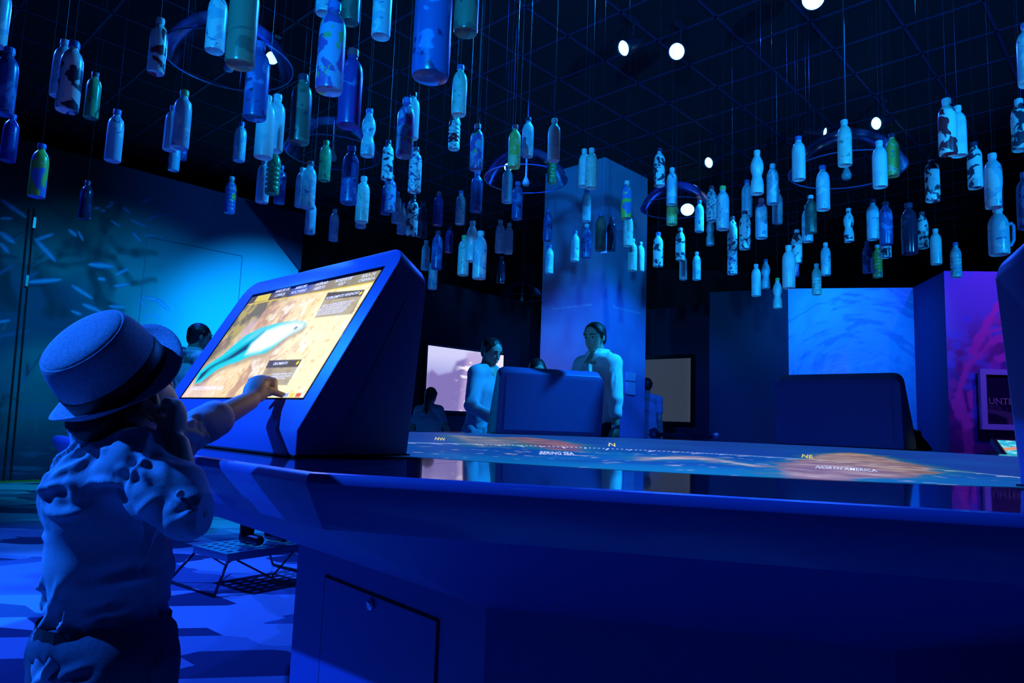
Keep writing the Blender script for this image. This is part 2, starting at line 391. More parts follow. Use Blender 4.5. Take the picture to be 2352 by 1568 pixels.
for y0, y1 in ((857, 873), (879, 905)):
    a, b_ = at_p(1437, y1, CB, GN), at_p(1457, y0, CB, GN); c_ = (a + b_) / 2 + GN * .012
    bm = bmesh.new(); beam(bm, c_ - GD * abs((b_ - a) @ GD) / 2, c_ + GD * abs((b_ - a) @ GD) / 2, abs(b_[2] - a[2]), .02, GN)
    vs_ = from_bm('sign_plate', bm, mat('sign_pale', (.6, .8, .9), .5), ps)

# ---- dark back walls with two wall screens
bw = mat('backwall_navy', (.016, .013, .045), .7)
A0 = at_y(978, 793, 9.0); A0[2] = 0
B0 = at_y(1490, 828, 11.5); B0[2] = 0
def wall(name, P, Q, h, m_, z0=0.):
    o_ = mk(name, [(*P[:2], z0), (*Q[:2], z0), (*Q[:2], h), (*P[:2], h)], [(0, 1, 2, 3)], m_); o_['kind'] = 'structure'; return o_
sB = 1.56
wall('wall_back_left', A0 - GD * .25, A0 + GD * 2.85, 2.75, mat('backwall_black', (.008, .008, .02), .8))
K1 = at_z(1630, 687, 2.75)
wall('wall_back_middle', B0 + GN * -2.2, B0 + GN * 1.7, 2.9, bw)
def tv(name, x0, x1, yt0, yb0, P, d, n, paint, label, nx, ny, estr, frame=.03):
    a = at_p(x0, yt0, P, n); c_ = at_p(x1, yt0, P, n); bz = at_p(x0, yb0, P, n)[2]; w_ = abs((c_ - a) @ d); h_ = a[2] - bz
    p_ = a + n * .05; p_[2] = bz
    r_ = empty(name, (*(p_ + d * w_ / 2)[:2], bz), label=label, cat='screen')
    bm = bmesh.new(); beam(bm, p_ - d * frame + np.array([0, 0, h_ / 2]) - n * .024, p_ + d * (w_ + frame) + np.array([0, 0, h_ / 2]) - n * .024, h_ + 2 * frame, .045, n)
    from_bm('housing', bm, mat('screen_black', (.004, .004, .006), .3), r_)
    painted('screen_image', p_, d * w_, (0, 0, h_), nx, ny, paint(w_, h_), attr_mat('screen_' + name + str(estr), .3, estr), r_)
    return r_
def divers(w_, h_):
    def fn(u, v):
        x, y = u / w_, v / h_
        c = np.empty((len(u), 3)); c[:] = (.34, .34, .72)
        c = mix(c, (.62, .62, .92), sm(y, .45, .95))
        c = mix(c, (.22, .17, .45), sm(poly_d(x, y, [(0, 0), (.55, 0), (.6, .72), (.5, .88), (.36, .8), (.3, .62), (.14, .55), (.06, .62), (0, .55)]), .03, -.03))
        c = mix(c, (.48, .36, .66), sm(poly_d(x, y, [(.42, 0), (.78, 0), (.74, .9), (.62, 1), (.5, .95), (.46, .5)]), .05, -.03) * .8)
        n_ = fbm(x * 9, y * 14, 0, 5); c = mix(c, (.95, .9, 1.0), sm(n_, .6, .72) * sm(np.abs(x - .52), .2, .05))
        return mix(c, (.9, .8, .95), sm(x, .78, .9) * .8)
    return fn
tv('wall_screen', 978, 1152, 793, 940, A0, GD, GN, divers, 'large bright lilac wall screen showing divers, behind the girl with a ponytail', 90, 50, 1.05)
GB = GN; GBn = -GD
def greyfn(w_, h_):
    return lambda u, v: mix(np.tile((.030, .042, .070), (len(u), 1)), (.045, .055, .075), sm(u / w_, .9, 1) * .5)
tv('wall_screen', 1478, 1590, 827, 966, B0, GB, GBn, greyfn, 'dim grey wall screen just right of the blue column', 30, 20, 1.0, .06)
# ledge under the grey screen
kc = empty('wall_ledge', (*(at_z(1575, 1002, .86))[:2], .8), label='narrow black ledge with a round end knob under the grey wall screen', cat='ledge')
p_, q_ = at_y(1502, 997, 9.2), at_y(1632, 1003, 9.2)
bm = bmesh.new(); beam(bm, p_, q_, .18, .05, (0, 0, 1)); from_bm('shelf', bm, mat('ledge_black', (.01, .01, .03), .25), kc)
bm = bmesh.new(); beam(bm, (p_ + q_) / 2 + np.array([0, .06, -.05]), (*((p_ + q_) / 2 + np.array([0, .06, 0]))[:2], 0), .5, .06, (0, 1, 0)); from_bm('stand', bm, mat('ledge_black'), kc)
bm = bmesh.new(); bmesh.ops.create_uvsphere(bm, u_segments=12, v_segments=8, radius=.045, matrix=Matrix.Translation(at_y(1645, 1000, 9.2))); from_bm('knob', bm, mat('ledge_steel', (.4, .45, .6), .3, .8), kc, smooth=True)

# ---- right: swirling fish panel in an alcove, coral mural beside it
PL, PR = at_y(1810, 663, 9.17), at_y(2097, 660, 8.82)
ZR = .5 * (PL[2] + PR[2])
QA = at_y(2168, 622, 7.88); QB = QA + (np.array([3.4, -.35, 0]))
def furfn(u, v):
    a = np.arctan2(v - 1.15, u - .9); r_ = np.hypot(u - .9, v - 1.15)
    th = a + 1.9 + .6 * fbm(u * 2, v * 2, 0, 2)
    s_ = fbm(r_ * 26 + 3 * fbm(u * 3, v * 3, 0, 8), th * 5, 0, 6, 5)
    f2 = fbm(u * 12 + v * 9, v * 34 - u * 16, 0, 12, 4)
    c = np.empty((len(u), 3)); c[:] = (.26, .50, .80)
    c = mix(c, (.08, .24, .60), sm(s_, .48, .72) * (.15 + .55 * sm(r_, .25, .95)))
    c = mix(c, (.40, .68, .92), sm(f2, .5, .75) * .5 * sm(r_, 1.1, .2))
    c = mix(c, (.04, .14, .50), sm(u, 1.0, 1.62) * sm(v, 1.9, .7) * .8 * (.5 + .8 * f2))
    return c
d_ = PR - PL; d_[2] = 0
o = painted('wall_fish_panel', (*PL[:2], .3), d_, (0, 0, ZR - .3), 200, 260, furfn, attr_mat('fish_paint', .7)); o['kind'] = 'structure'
nv = mat('alcove_navy', (.035, .025, .18), .7)
wall('wall_alcove_side', PR, QA, ZR, nv)
wall('wall_alcove_left', K1, PL, ZR, bw)
# flat black tops behind so that the partitions have thickness
for nm, P, Q, n_ in (('wall_alcove_back', PL - d_ * .02, PR + d_ * .02, np.array([.1, 1, 0])),):
    wall(nm, P + n_ * .12, Q + n_ * .12, ZR - .02, ow)
QD = (QB - QA); QL = np.linalg.norm(QD); QDn = QD / QL; QN = np.array([QDn[1], -QDn[0], 0])
def coral_uv(x, y):
    q = at_p(2050 + x / 3.268, 600 + y / 3.268, QA, QN); return ((q - QA) @ QDn, q[2])
CORAL = [(570, 1450, 570, 1230, 520, 1080, 495, 1000, 530, 880, 560, 790, 660, 700, 740, 600, 720, 530, 800, 510, 865, 485, 980, 420), (560, 790, 600, 680, 660, 570, 720, 450, 790, 330, 830, 300, 900, 200), (600, 1210, 605, 1080, 600, 1000, 640, 960, 760, 880), (760, 800, 800, 730, 880, 710, 1000, 690), (495, 930, 450, 920), (470, 1040, 425, 990), (660, 700, 700, 680), (690, 640, 760, 600, 850, 560), (720, 450, 850, 430), (640, 590, 700, 520), (560, 1240, 500, 1150, 470, 1060), (1000, 1200, 1040, 900, 1100, 700, 1180, 500), (1040, 900, 960, 800)]
def coralfn(u, v):
    c = np.empty((len(u), 3)); c[:] = (.22, .30, .85)
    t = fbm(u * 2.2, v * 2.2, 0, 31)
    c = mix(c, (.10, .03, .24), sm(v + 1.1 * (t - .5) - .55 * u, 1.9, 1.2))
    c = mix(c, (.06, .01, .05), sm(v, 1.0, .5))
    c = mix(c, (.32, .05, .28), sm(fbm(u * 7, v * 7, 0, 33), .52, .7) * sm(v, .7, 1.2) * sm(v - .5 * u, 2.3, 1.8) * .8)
    for bx_, by_ in ((555, 435), (460, 550), (480, 630), (435, 765), (590, 860), (570, 940), (610, 1150), (640, 1100)):
        q = coral_uv(bx_, by_); c = mix(c, (.15, .30, .95), sm(np.hypot(u - q[0], (v - q[1]) * 1.3), .085, .03) * .8)
    for k in CORAL:
        q = [coral_uv(k[i], k[i + 1]) for i in range(0, len(k), 2)]
        for i, (a, b_) in enumerate(zip(q, q[1:])):
            d, _t = seg_d(u, v, a, b_); r_ = max(.012, .05 - .006 * i) * (.7 + .6 * vnoise(u * 20, v * 20, 0, 3))
            c = mix(c, (.80, .16, .62), sm(d, r_ + .015, r_ - .01) * (.9 if i > 0 else .4))
    return c
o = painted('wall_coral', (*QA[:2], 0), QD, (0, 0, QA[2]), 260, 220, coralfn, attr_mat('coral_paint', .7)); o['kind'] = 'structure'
# framed dark poster on the coral wall
qo = QN * .06
def cp(x, y, off=.06): return at_p(x, y, QA + QN * off, QN)
ptl, pbl = cp(2248, 847), cp(2264, 986)
pw_, ph_ = 1.05, ptl[2] - pbl[2]
pr = empty('framed_poster', (*(ptl + QDn * pw_ / 2)[:2], pbl[2]), label='dark poster in a thick blue frame hung on the purple coral mural', cat='poster')
fm = mat('frame_blue', (.5, .75, .98), .5)
fw_ = .062
for a, b_ in (((0, fw_ / 2), (pw_, fw_ / 2)), ((0, ph_ - fw_ / 2), (pw_, ph_ - fw_ / 2)), ((fw_ / 2, fw_), (fw_ / 2, ph_ - fw_)), ((pw_ - fw_ / 2, fw_), (pw_ - fw_ / 2, ph_ - fw_))):
    P_ = lambda q: np.array([ptl[0], ptl[1], pbl[2]]) + QDn * q[0] + np.array([0, 0, q[1]])
    bm = bmesh.new(); beam(bm, P_(a), P_(b_), fw_, .05, QN)
    from_bm('frame_bar', bm, fm, pr)
def posterfn(u, v):
    x, y = u / (pw_ - 2 * fw_), v / (ph_ - 2 * fw_)
    c = np.tile((.012, .008, .05), (len(u), 1)).astype(float)
    c = mix(c, (.16, .17, .22), sm(poly_d(x, y, [(.03, .30), (.22, .26), (.36, .2), (.34, 0), (.24, 0), (.24, .12), (.12, .2), (.0, .24)]), .02, -.01) * .8)
    return mix(c, (.09, .09, .14), sm(np.abs(y - .36), .07, .05) * sm(fbm(x * 40, y * 8, 0, 2), .45, .5) * sm(x, .75, .7))
painted('poster_sheet', np.array([ptl[0], ptl[1], pbl[2]]) + QDn * fw_ + np.array([0, 0, fw_]), QDn * (pw_ - 2 * fw_), (0, 0, ph_ - 2 * fw_), 90, 60, posterfn, attr_mat('poster_ink', .5), pr)
tp = cp(2266, 921, .07)
text_mesh('lettering', 'UNTER', .098, tp + QDn * .02, QDn, (0, 0, 1), mat('poster_grey', (.45, .45, .5), .6), pr, align='LEFT', bold=.012)
# lit tablet kiosk in front of the coral wall
kx = at_y(2330, 1030, 6.6)
kk = empty('tablet_kiosk', (kx[0], kx[1], 0), label='dark kiosk with a bright turquoise tablet screen below the framed poster', cat='kiosk')
tl, tr, br_, bl = (at_y(2290, 1010, 6.75), at_y(2372, 1012, 6.75), at_y(2396, 1052, 6.5), at_y(2318, 1048, 6.5))
bm = bmesh.new(); bx(bm, (kx[0] + .08, 6.72, .42), (.42, .20, .84), M=None); from_bm('pedestal', bm, mat('kiosk_black', (.01, .01, .03), .4), kk)
n_ = np.cross(tr - tl, bl - tl); n_ /= -np.linalg.norm(n_)
sl = [tl, tr, br_, bl]; ex = .12
cc = sum(sl) / 4; big = [cc + (q - cc) * 1.25 for q in sl]
V_ = [tuple(q - n_ * 0.004) for q in big] + [tuple(q - n_ * .05) for q in big]
mk('tablet_case', V_, [(0, 1, 2, 3), (4, 7, 6, 5), (0, 4, 5, 1), (1, 5, 6, 2), (2, 6, 7, 3), (3, 7, 4, 0)], mat('kiosk_black'), kk)
def tabfn(u, v):
    c = np.tile((.02, .45, .70), (len(u), 1)).astype(float)
    c = mix(c, (.25, .8, .9), sm(fbm(u * 30, v * 60, 0, 4), .55, .65))
    return mix(c, (.75, .30, .15), sm(np.abs(v - .13 - .2 * u), .035, .015))
painted('tablet_screen', bl, br_ - bl, tl - bl, 40, 30, tabfn, attr_mat('tablet_glow', .3, 1.0), kk)

# ================================================================== THE MAP TABLE
TC = np.array([.7937, 3.1686]); TT = EYE - .0836; TA = 225.75      # centre, top height, bearing of the near console
def tp_(deg, r, z): a = math.radians(deg); return (TC[0] + r * math.cos(a), TC[1] + r * math.sin(a), z)
lac = mat('lacquer_top', (.008, .010, .045), .10, spec=.6, coat=.6)
sat = bumpy(mat('satin_blue', (.080, .092, .36), .36, spec=.5, coat=.3), 900, .05, .0006)
und = mat('satin_blue_under', (.075, .075, .32), .5)
table = empty('map_table', (TC[0], TC[1], 0), label='huge twelve-sided dark blue table with a glowing world map display set into its top', cat='table')
RD = 1.90
edges = []
for k in range(6):
    edges += [TA + 60 * k - 17.2, TA + 60 * k + 17.2]
basec = []
for k in range(6):
    basec += [(TA + 60 * k - (4.4 if k == 0 else 20), 1.81 if k == 0 else 1.30 if k == 5 else 1.975), (TA + 60 * k + 19.6, 1.975 if k != 5 else 1.30)]
RE = 2.39
rnd = [(RE - .014, TT), (RE - .006, TT - .0015), (RE - .0015, TT - .006), (RE, TT - .014)]
for i in range(12):
    a, b_ = edges[i], edges[(i + 1) % 12] + (360 if i == 11 else 0)
    n = 10; V_ = []; Fc = []
    # top panel: from the round display rim to the straight outer edge, with a rounded nose
    for j in range(n + 1):
        t = j / n; ang = a + (b_ - a) * t
        g = .0012 * (1 if j == 0 else -1 if j == n else 0)
        pts = [tp_(ang, RD + .004, TT)]
        for r_, z_ in rnd[:1]:
            A_, B_ = np.array(tp_(a, r_, z_)), np.array(tp_(b_, r_, z_)); pts.append(tuple(A_ + (B_ - A_) * t))
        V_ += pts
    m_ = 2
    for j in range(n):
        for q in range(m_ - 1): Fc.append((j * m_ + q, j * m_ + q + 1, (j + 1) * m_ + q + 1, (j + 1) * m_ + q))
    # hairline gap between panels
    mid = np.mean(np.array(V_), 0); V_ = [tuple(mid + (np.array(v) - mid) * np.array([.9978, .9978, 1])) for v in V_]
    mk('top_panel', V_, Fc, lac, table, smooth=True)
    r2, z2 = RE - .042, TT - .086
    prof_ = rnd + [(RE, TT - .016), (r2, z2)]
    q = [tp_(g_, r_, z_) for g_ in (a, b_) for r_, z_ in prof_]; m2 = len(prof_)
    fo = mk('fascia_panel', q, [(j, j + 1, m2 + j + 1, m2 + j) for j in range(m2 - 1)], sat, table, smooth=True)
    fo.data.set_sharp_from_angle(angle=math.radians(34))
    # underside slopes in to the pedestal
    c1, c2 = basec[i], basec[(i + 1) % 12]
    zb = .60
    mk('underside_panel', [tp_(a, r2, z2), tp_(b_, r2, z2), tp_(c2[0], c2[1], zb), tp_(c1[0], c1[1], zb)], [(0, 1, 2, 3)], und, table)
    mk('pedestal_panel', [tp_(c1[0], c1[1], zb), tp_(c2[0], c2[1], zb), tp_(c2[0], c2[1], 0), tp_(c1[0], c1[1], 0)], [(0, 1, 2, 3)], und, table)
# access door on the pedestal face under the near console
p0, p1 = np.array(tp_(*basec[0], 0)), np.array(tp_(*basec[1], 0)); pd = (p1 - p0) / np.linalg.norm(p1 - p0); pn = np.array([pd[1], -pd[0], 0])
if pn @ np.array([-1, -1, 0]) < 0: pn = -pn
dtl, dtr = at_p(750, 1325, p0, pn), at_p(1006, 1426, p0, pn)
zt = .5 * (dtl[2] + dtr[2]); w_ = (dtr - dtl) @ pd; dl = np.array([*dtl[:2], 0])
bm = bmesh.new(); beam(bm, dl + pd * w_ / 2 + pn * .002 + np.array([0, 0, .09]), dl + pd * w_ / 2 + pn * .002 + np.array([0, 0, zt]), w_, .004, pn)
door = from_bm('access_door', bm, und, table)
gmat = mat('groove_black', (.002, .002, .008), .9)
for a_, b_ in (((-.003, zt + .003), (w_ + .003, zt + .003)), ((w_ + .003, .09), (w_ + .003, zt + .003)), ((-.003, .09), (-.003, zt + .003))):
    bm = bmesh.new(); beam(bm, dl + pd * a_[0] + pn * .001 + np.array([0, 0, a_[1]]), dl + pd * b_[0] + pn * .001 + np.array([0, 0, b_[1]]), .005, .003, pn); from_bm('door_gap', bm, gmat, door)
lk = at_p(857, 1387, p0, pn)
bm = bmesh.new(); lathe(bm, [(.013, 0), (.013, .006), (.010, .009), (.004, .009)], 16, aim(lk + pn * .004, pn)); from_bm('lock', bm, mat('lock_steel', (.5, .5, .6), .25, 1), table, smooth=True)

# ---- the map display
def plane(x, y): q = at_z(x, y, TT); return (q[0], q[1])
NA = [plane(*q) for q in ((1782, 1088), (1790, 1068), (1850, 1052), (1880, 1043), (1950, 1039), (2010, 1045), (2060, 1056), (2110, 1069), (2160, 1083), (2190, 1081), (2120, 1092), (2060, 1098), (1990, 1100), (1930, 1104), (1880, 1103), (1830, 1098))]
AK = [plane(*q) for q in ((1120, 1004), (1210, 1004), (1290, 1012), (1340, 1022), (1325, 1037), (1260, 1033), (1230, 1024), (1180, 1018))]
SIB = [plane(*q) for q in ((1030, 998), (1130, 1004), (1200, 1015), (1170, 1024), (1110, 1026), (1080, 1020))]
RUS = [plane(*q) for q in ((1460, 1058), (1480, 1050), (1600, 1048), (1660, 1056), (1750, 1069), (1745, 1074), (1680, 1066), (1600, 1055), (1500, 1056))]
def mapfn(X, Y):
    n_ = fbm(X * 3, Y * 3, 0, 41); n2 = fbm(X * 14, Y * 14, 0, 47); n3 = fbm(X * 40, Y * 40, 0, 51)
    c = np.empty((len(X), 3)); c[:] = (.004, .085, .46)
    c = mix(c, (.003, .18, .62), sm(n_, .4, .7) * .8)
    d = np.hypot(X - .18, Y - 1.63); c = mix(c, (.012, .055, .40), sm(d, .9, 1.1) * .7)
    c = mix(c, (.004, .26, .62), sm(np.hypot((X - .35) * .7, Y - 1.25), .45, .1) * .7)
    for P, colr, colr2, ed in ((NA, (.30, .16, .13), (.62, .42, .34), .03), (AK, (.16, .10, .18), (.45, .20, .20), .05), (SIB, (.10, .16, .30), (.40, .36, .40), .05), (RUS, (.30, .25, .35), (.85, .75, .78), .02)):
        dd = poly_d(X, Y, P) + .10 * (n2 - .5) + .05 * (n3 - .5)
        c = mix(c, (.02, .22, .26), sm(dd, ed + .05, 0) * .6)
        lc = mix(np.tile(colr, (len(X), 1)), colr2, sm(n2 + .4 * n3, .5, .95))
        c = mix(c, lc, sm(dd, .012, -.02) * .92)
    c = mix(c, (.85, .85, .90), sm(n3 * .7 + n2 * .5, .80, .86) * sm(d, .95, .6) * .6)
    return c
G = 331; gx = np.linspace(-RD, RD, G)
X, Y = np.meshgrid(gx, gx); k_ = RD / np.maximum(np.hypot(X, Y), 1e-6)
# square grid squeezed onto the disc
mx = np.maximum(np.abs(X), np.abs(Y)); rr_ = np.maximum(np.hypot(X, Y), 1e-9); X, Y = X * mx / rr_, Y * mx / rr_
X = (X + TC[0]).ravel(); Y = (Y + TC[1]).ravel()
me = np_mesh('map_display', np.stack([X, Y, np.full_like(X, TT + .0005)], 1), grid_faces(G, G)); set_cols(me, mapfn(X, Y))
disp = link('map_display', me, attr_mat('map_glow', .45, .70, spec=.15), table)
bm = bmesh.new(); RCX, RCY, RR = .1814, 1.6296, .97
for dg in range(-100, 281):
    a = math.radians(dg + 79); ln = .17 if dg % 10 == 0 else .115 if dg % 5 == 0 else .05; wd = .0036 if dg % 5 == 0 else .003; ln *= .22 + .78 * abs(math.sin(a)) ** 1.5
    c_, s_ = math.cos(a), math.sin(a)
    if math.hypot(RCX + RR * c_ - TC[0], RCY + RR * s_ - TC[1]) > RD - .03: continue
    vv = [bm.verts.new((RCX + c_ * r_ - s_ * w_, RCY + s_ * r_ + c_ * w_, TT + .0015)) for r_, w_ in ((RR, -wd), (RR, wd), (RR - ln, wd), (RR - ln, -wd))]
    bm.faces.new(vv)
o = from_bm('compass_scale', bm, mat('map_white', (.5, .5, .5), .5, emit=(.75, .85, 1), estr=.8), disp); o['kind'] = 'stuff'
yl = mat('map_yellow', (.5, .5, .1), .5, emit=(.85, .72, .10), estr=.8)
def map_text(t_, x0, y0, x1, y1, hpx, m_, bold):
    """the display draws its lettering steeply drawn out, so that it reads from the table's edge"""
    o_ = text_mesh('lettering', t_, 1, (0, 0, 0), (1, 0, 0), (0, 1, 0), m_, disp, align='LEFT', bold=bold)
    co = np.empty(len(o_.data.vertices) * 3, np.float32); o_.data.vertices.foreach_get('co', co); co = co.reshape(-1, 3)
    lo, hi = co.min(0), co.max(0); p = (co[:, :2] - lo[:2]) / (hi - lo)[:2]
    A_, B_ = at_z(x0, y0, TT), at_z(x1, y1, TT); C_ = at_z((x0 + x1) / 2, (y0 + y1) / 2 - hpx, TT) - (A_ + B_) / 2
    V = A_ + p[:, :1] * (B_ - A_) + p[:, 1:] * C_; V[:, 2] = TT + .0015
    o_.data.vertices.foreach_set('co', V.astype(np.float32).ravel()); o_.data.update()
for a in (('NW', 998, 1011, 1024, 1013, 7, yl, .02), ('N', 1397, 1025, 1414, 1026, 8, yl, .02), ('NE', 1841, 1051, 1868, 1054, 8, yl, .02), ('BERING SEA', 1238, 1044, 1320, 1046, 7, mat('map_white'), .01), ('NORTH AMERICA', 1872, 1076, 2016, 1085, 6, mat('map_white'), .01)):
    map_text(*a)

# ================================================================== TOUCH-SCREEN CONSOLES
W2 = .39
PROF = [(0, 0), (0, .0515), (.2436, .4704), (.304, .4266), (.300, .385), (.2718, 0)]
def console_body(m_):
    bm = bmesh.new()
    vs2 = []
    for s in (-1, 1): vs2.append([bm.verts.new((s * W2, y_, z_)) for y_, z_ in PROF])
    n = len(PROF)
    for i in range(n): bm.faces.new((vs2[0][i], vs2[0][(i + 1) % n], vs2[1][(i + 1) % n], vs2[1][i]))
    bm.faces.new(vs2[0][::-1]); bm.faces.new(vs2[1])
    bm.edges.ensure_lookup_table()
    e1 = [e for e in bm.edges if all(abs(abs(v.co.x) - W2) < 1e-6 for v in e.verts) and e.verts[0].co.x * e.verts[1].co.x > 0 and min(v.co.z for v in e.verts) > .42]
    bmesh.ops.bevel(bm, geom=e1, offset=.055, segments=6, profile=.5, affect='EDGES')
    e2 = [e for e in bm.edges if e.is_manifold and e.calc_face_angle(0) > .6 and min(v.co.z for v in e.verts) > -.01 and max(v.co.z for v in e.verts) > .01]
    bmesh.ops.bevel(bm, geom=e2, offset=.006, segments=2, profile=.5, affect='EDGES')
    bmesh.ops.recalc_face_normals(bm, faces=bm.faces[:])
    me_ = bpy.data.meshes.new('console_body'); bm.to_mesh(me_); bm.free(); me_.materials.append(m_)
    me_.polygons.foreach_set('use_smooth', [True] * len(me_.polygons))
    me_.set_sharp_from_angle(angle=math.radians(28))
    return me_
cbody = console_body(bumpy(mat('console_blue', (.10, .13, .44), .40, spec=.5), 1100, .06, .0005))
FL = math.hypot(.2436, .4704 - .0515); TV = np.array([0, .2436, .4704 - .0515]) / FL; NV = np.array([0, -TV[2], TV[1]])
def face(w, t, off=0.): return np.array([0, 0, .0515]) + np.array([w, 0, 0]) + TV * t + NV * off
SW0, SW1, ST0, ST1 = -.295, .340, .074, .418
bez = mat('bezel_black', (.004, .004, .006), .08, spec=.6)
def slab(w0, w1, t0, t1, o0, o1):
    V_ = [tuple(face(w, t, o_)) for o_ in (o0, o1) for w, t in ((w0, t0), (w1, t0), (w1, t1), (w0, t1))]
    return mesh('screen_bezel', V_, [(0, 3, 2, 1), (4, 5, 6, 7), (0, 1, 5, 4), (1, 2, 6, 5), (2, 3, 7, 6), (3, 0, 4, 7)])
bez_me = slab(SW0 - .012, SW1 + .004, ST0 - .004, ST1 + .012, -.004, .0006)
back_me = mesh('back_panel', [(-.34, .2990, .40), (.34, .2990, .40), (.34, .2768, .03), (-.34, .2768, .03), (-.34, .304, .40), (.34, .304, .40), (.34, .2800, .03), (-.34, .2800, .03)], [(4, 5, 6, 7), (0, 1, 5, 4), (1, 2, 6, 5), (2, 3, 7, 6), (3, 0, 4, 7)])
foot_me = mesh('base_gasket', [(x, y_, z_) for z_ in (.0, .0035) for x, y_ in ((-W2 - .003, -.003), (W2 + .003, -.003), (W2 + .003, .276), (-W2 - .003, .276))], [(0, 3, 2, 1), (4, 5, 6, 7), (0, 1, 5, 4), (1, 2, 6, 5), (2, 3, 7, 6), (3, 0, 4, 7)])
def cmat(deg):
    return math.radians(deg + 90)
def screen_world(deg):
    M = Matrix.Translation(tp_(deg, 2.1278, TT)) @ Matrix.Rotation(cmat(deg), 4, 'Z')
    return np.array(M)
def face_of_px(x, y, Mi, P1_, n_):
    q = np.append(at_p(x, y, P1_, n_), 1); l = Mi @ q; d = l[:3] - np.array([0, 0, .0515]); return (d[0], d @ TV)
CL = {0: ('near', 'dark blue slanted console with a lit fish touch screen the boy is pointing at'), 4: ('', 'dark blue console standing between the woman and the man in white, seen from behind'), 3: ('', 'dark blue console in front of the blue fish panel, seen from behind'), 1: ('', 'dark blue console cut off by the right edge of the picture'), 5: ('', 'dark blue console facing the step stool, behind the lit fish touch screen')}
consoles = {}
for k in (0, 4, 3, 1, 5):
    deg = TA + 60 * k
    root = empty('touch_console', tp_(deg, 2.1278, TT + .002), cmat(deg), CL[k][1], 'console', 'consoles around the map table')
    link('console_body', cbody, None, root, local=True)
    link('base_gasket', foot_me, gmat, root, local=True)
    link('screen_bezel', bez_me, bez, root, local=True)
    link('back_panel', back_me, mat('console_blue'), root, local=True)
    consoles[k] = root
    if k != 0:
        V_ = [tuple(face(w, t, .0012)) for w, t in ((SW0, ST0), (SW1, ST0), (SW1, ST1), (SW0, ST1))]
        if 'scr' not in MATS:
            sm_ = mat('scr', rough=.3); nt, N, L, b = nodes_of(sm_)
            speckle(sm_, (.02, .02, .02), (.03, .03, .03), 3)
            nz = N.new('ShaderNodeTexNoise'); rp = N.new('ShaderNodeValToRGB'); nz.inputs['Scale'].default_value = 5
            rp.color_ramp.elements[0].color = (.02, .12, .30, 1); rp.color_ramp.elements[1].color = (.35, .30, .22, 1); rp.color_ramp.elements[0].position = .4; rp.color_ramp.elements[1].position = .65
            L.new(nz.outputs[0], rp.inputs[0]); L.new(rp.outputs[0], b.inputs['Emission Color']); b.inputs['Emission Strength'].default_value = .45
        mk('screen', V_, [(0, 1, 2, 3)], MATS['scr'], root, local=True)
# the near console's picture: a reef fish over coral, with menu boxes
Mw = screen_world(TA); Mi = np.linalg.inv(Mw)
P1_ = (Mw @ np.array([0, 0, .0515, 1]))[:3]; n_w = Mw[:3, :3] @ NV
fp = lambda x, y: face_of_px(x, y, Mi, P1_, n_w)
zq = lambda *pts: [fp(380 + pts[i] / 3.016, 560 + pts[i + 1] / 3.016) for i in range(0, len(pts), 2)]
FISHB = zq(205, 975, 225, 900, 300, 840, 400, 775, 480, 705, 560, 640, 660, 590, 780, 555, 900, 540, 965, 545, 980, 560, 955, 590, 900, 620, 830, 660, 760, 720, 690, 765, 590, 785, 500, 825, 430, 845, 360, 880, 300, 925, 240, 970)
DARK1 = zq(230, 935, 300, 860, 400, 800, 500, 735, 590, 675, 660, 625, 690, 600, 700, 620, 640, 690, 540, 760, 440, 815, 350, 855, 270, 925)
BLK = zq(215, 965, 250, 905, 330, 850, 430, 800, 530, 730, 590, 690, 560, 740, 470, 795, 380, 830, 310, 870, 250, 940)
WHT = zq(600, 700, 700, 610, 800, 570, 900, 548, 970, 552, 950, 590, 880, 625, 820, 665, 740, 715, 660, 750, 560, 770)
HEADB = zq(540, 690, 640, 600, 780, 558, 860, 545, 800, 562, 700, 600, 620, 660)
BOX1 = zq(1128, 345, 1385, 325, 1295, 495, 1035, 520); BOX1H = zq(1128, 345, 1385, 325, 1360, 370, 1105, 395)
BOX2 = zq(722, 815, 948, 808, 845, 988, 640, 985); BOX2H = zq(722, 815, 948, 808, 920, 860, 695, 868)
BAR = zq(600, 345, 1520, 180, 1450, 275, 570, 425)
YEL = zq(655, 352, 745, 332, 712, 398, 615, 412)
BLUE1 = zq(885, 305, 1050, 275, 1010, 330, 860, 360)
def lin(*c): return tuple((x / 255 / 12.92) if x <= 10 else ((x / 255 + .055) / 1.055) ** 2.4 for x in c)
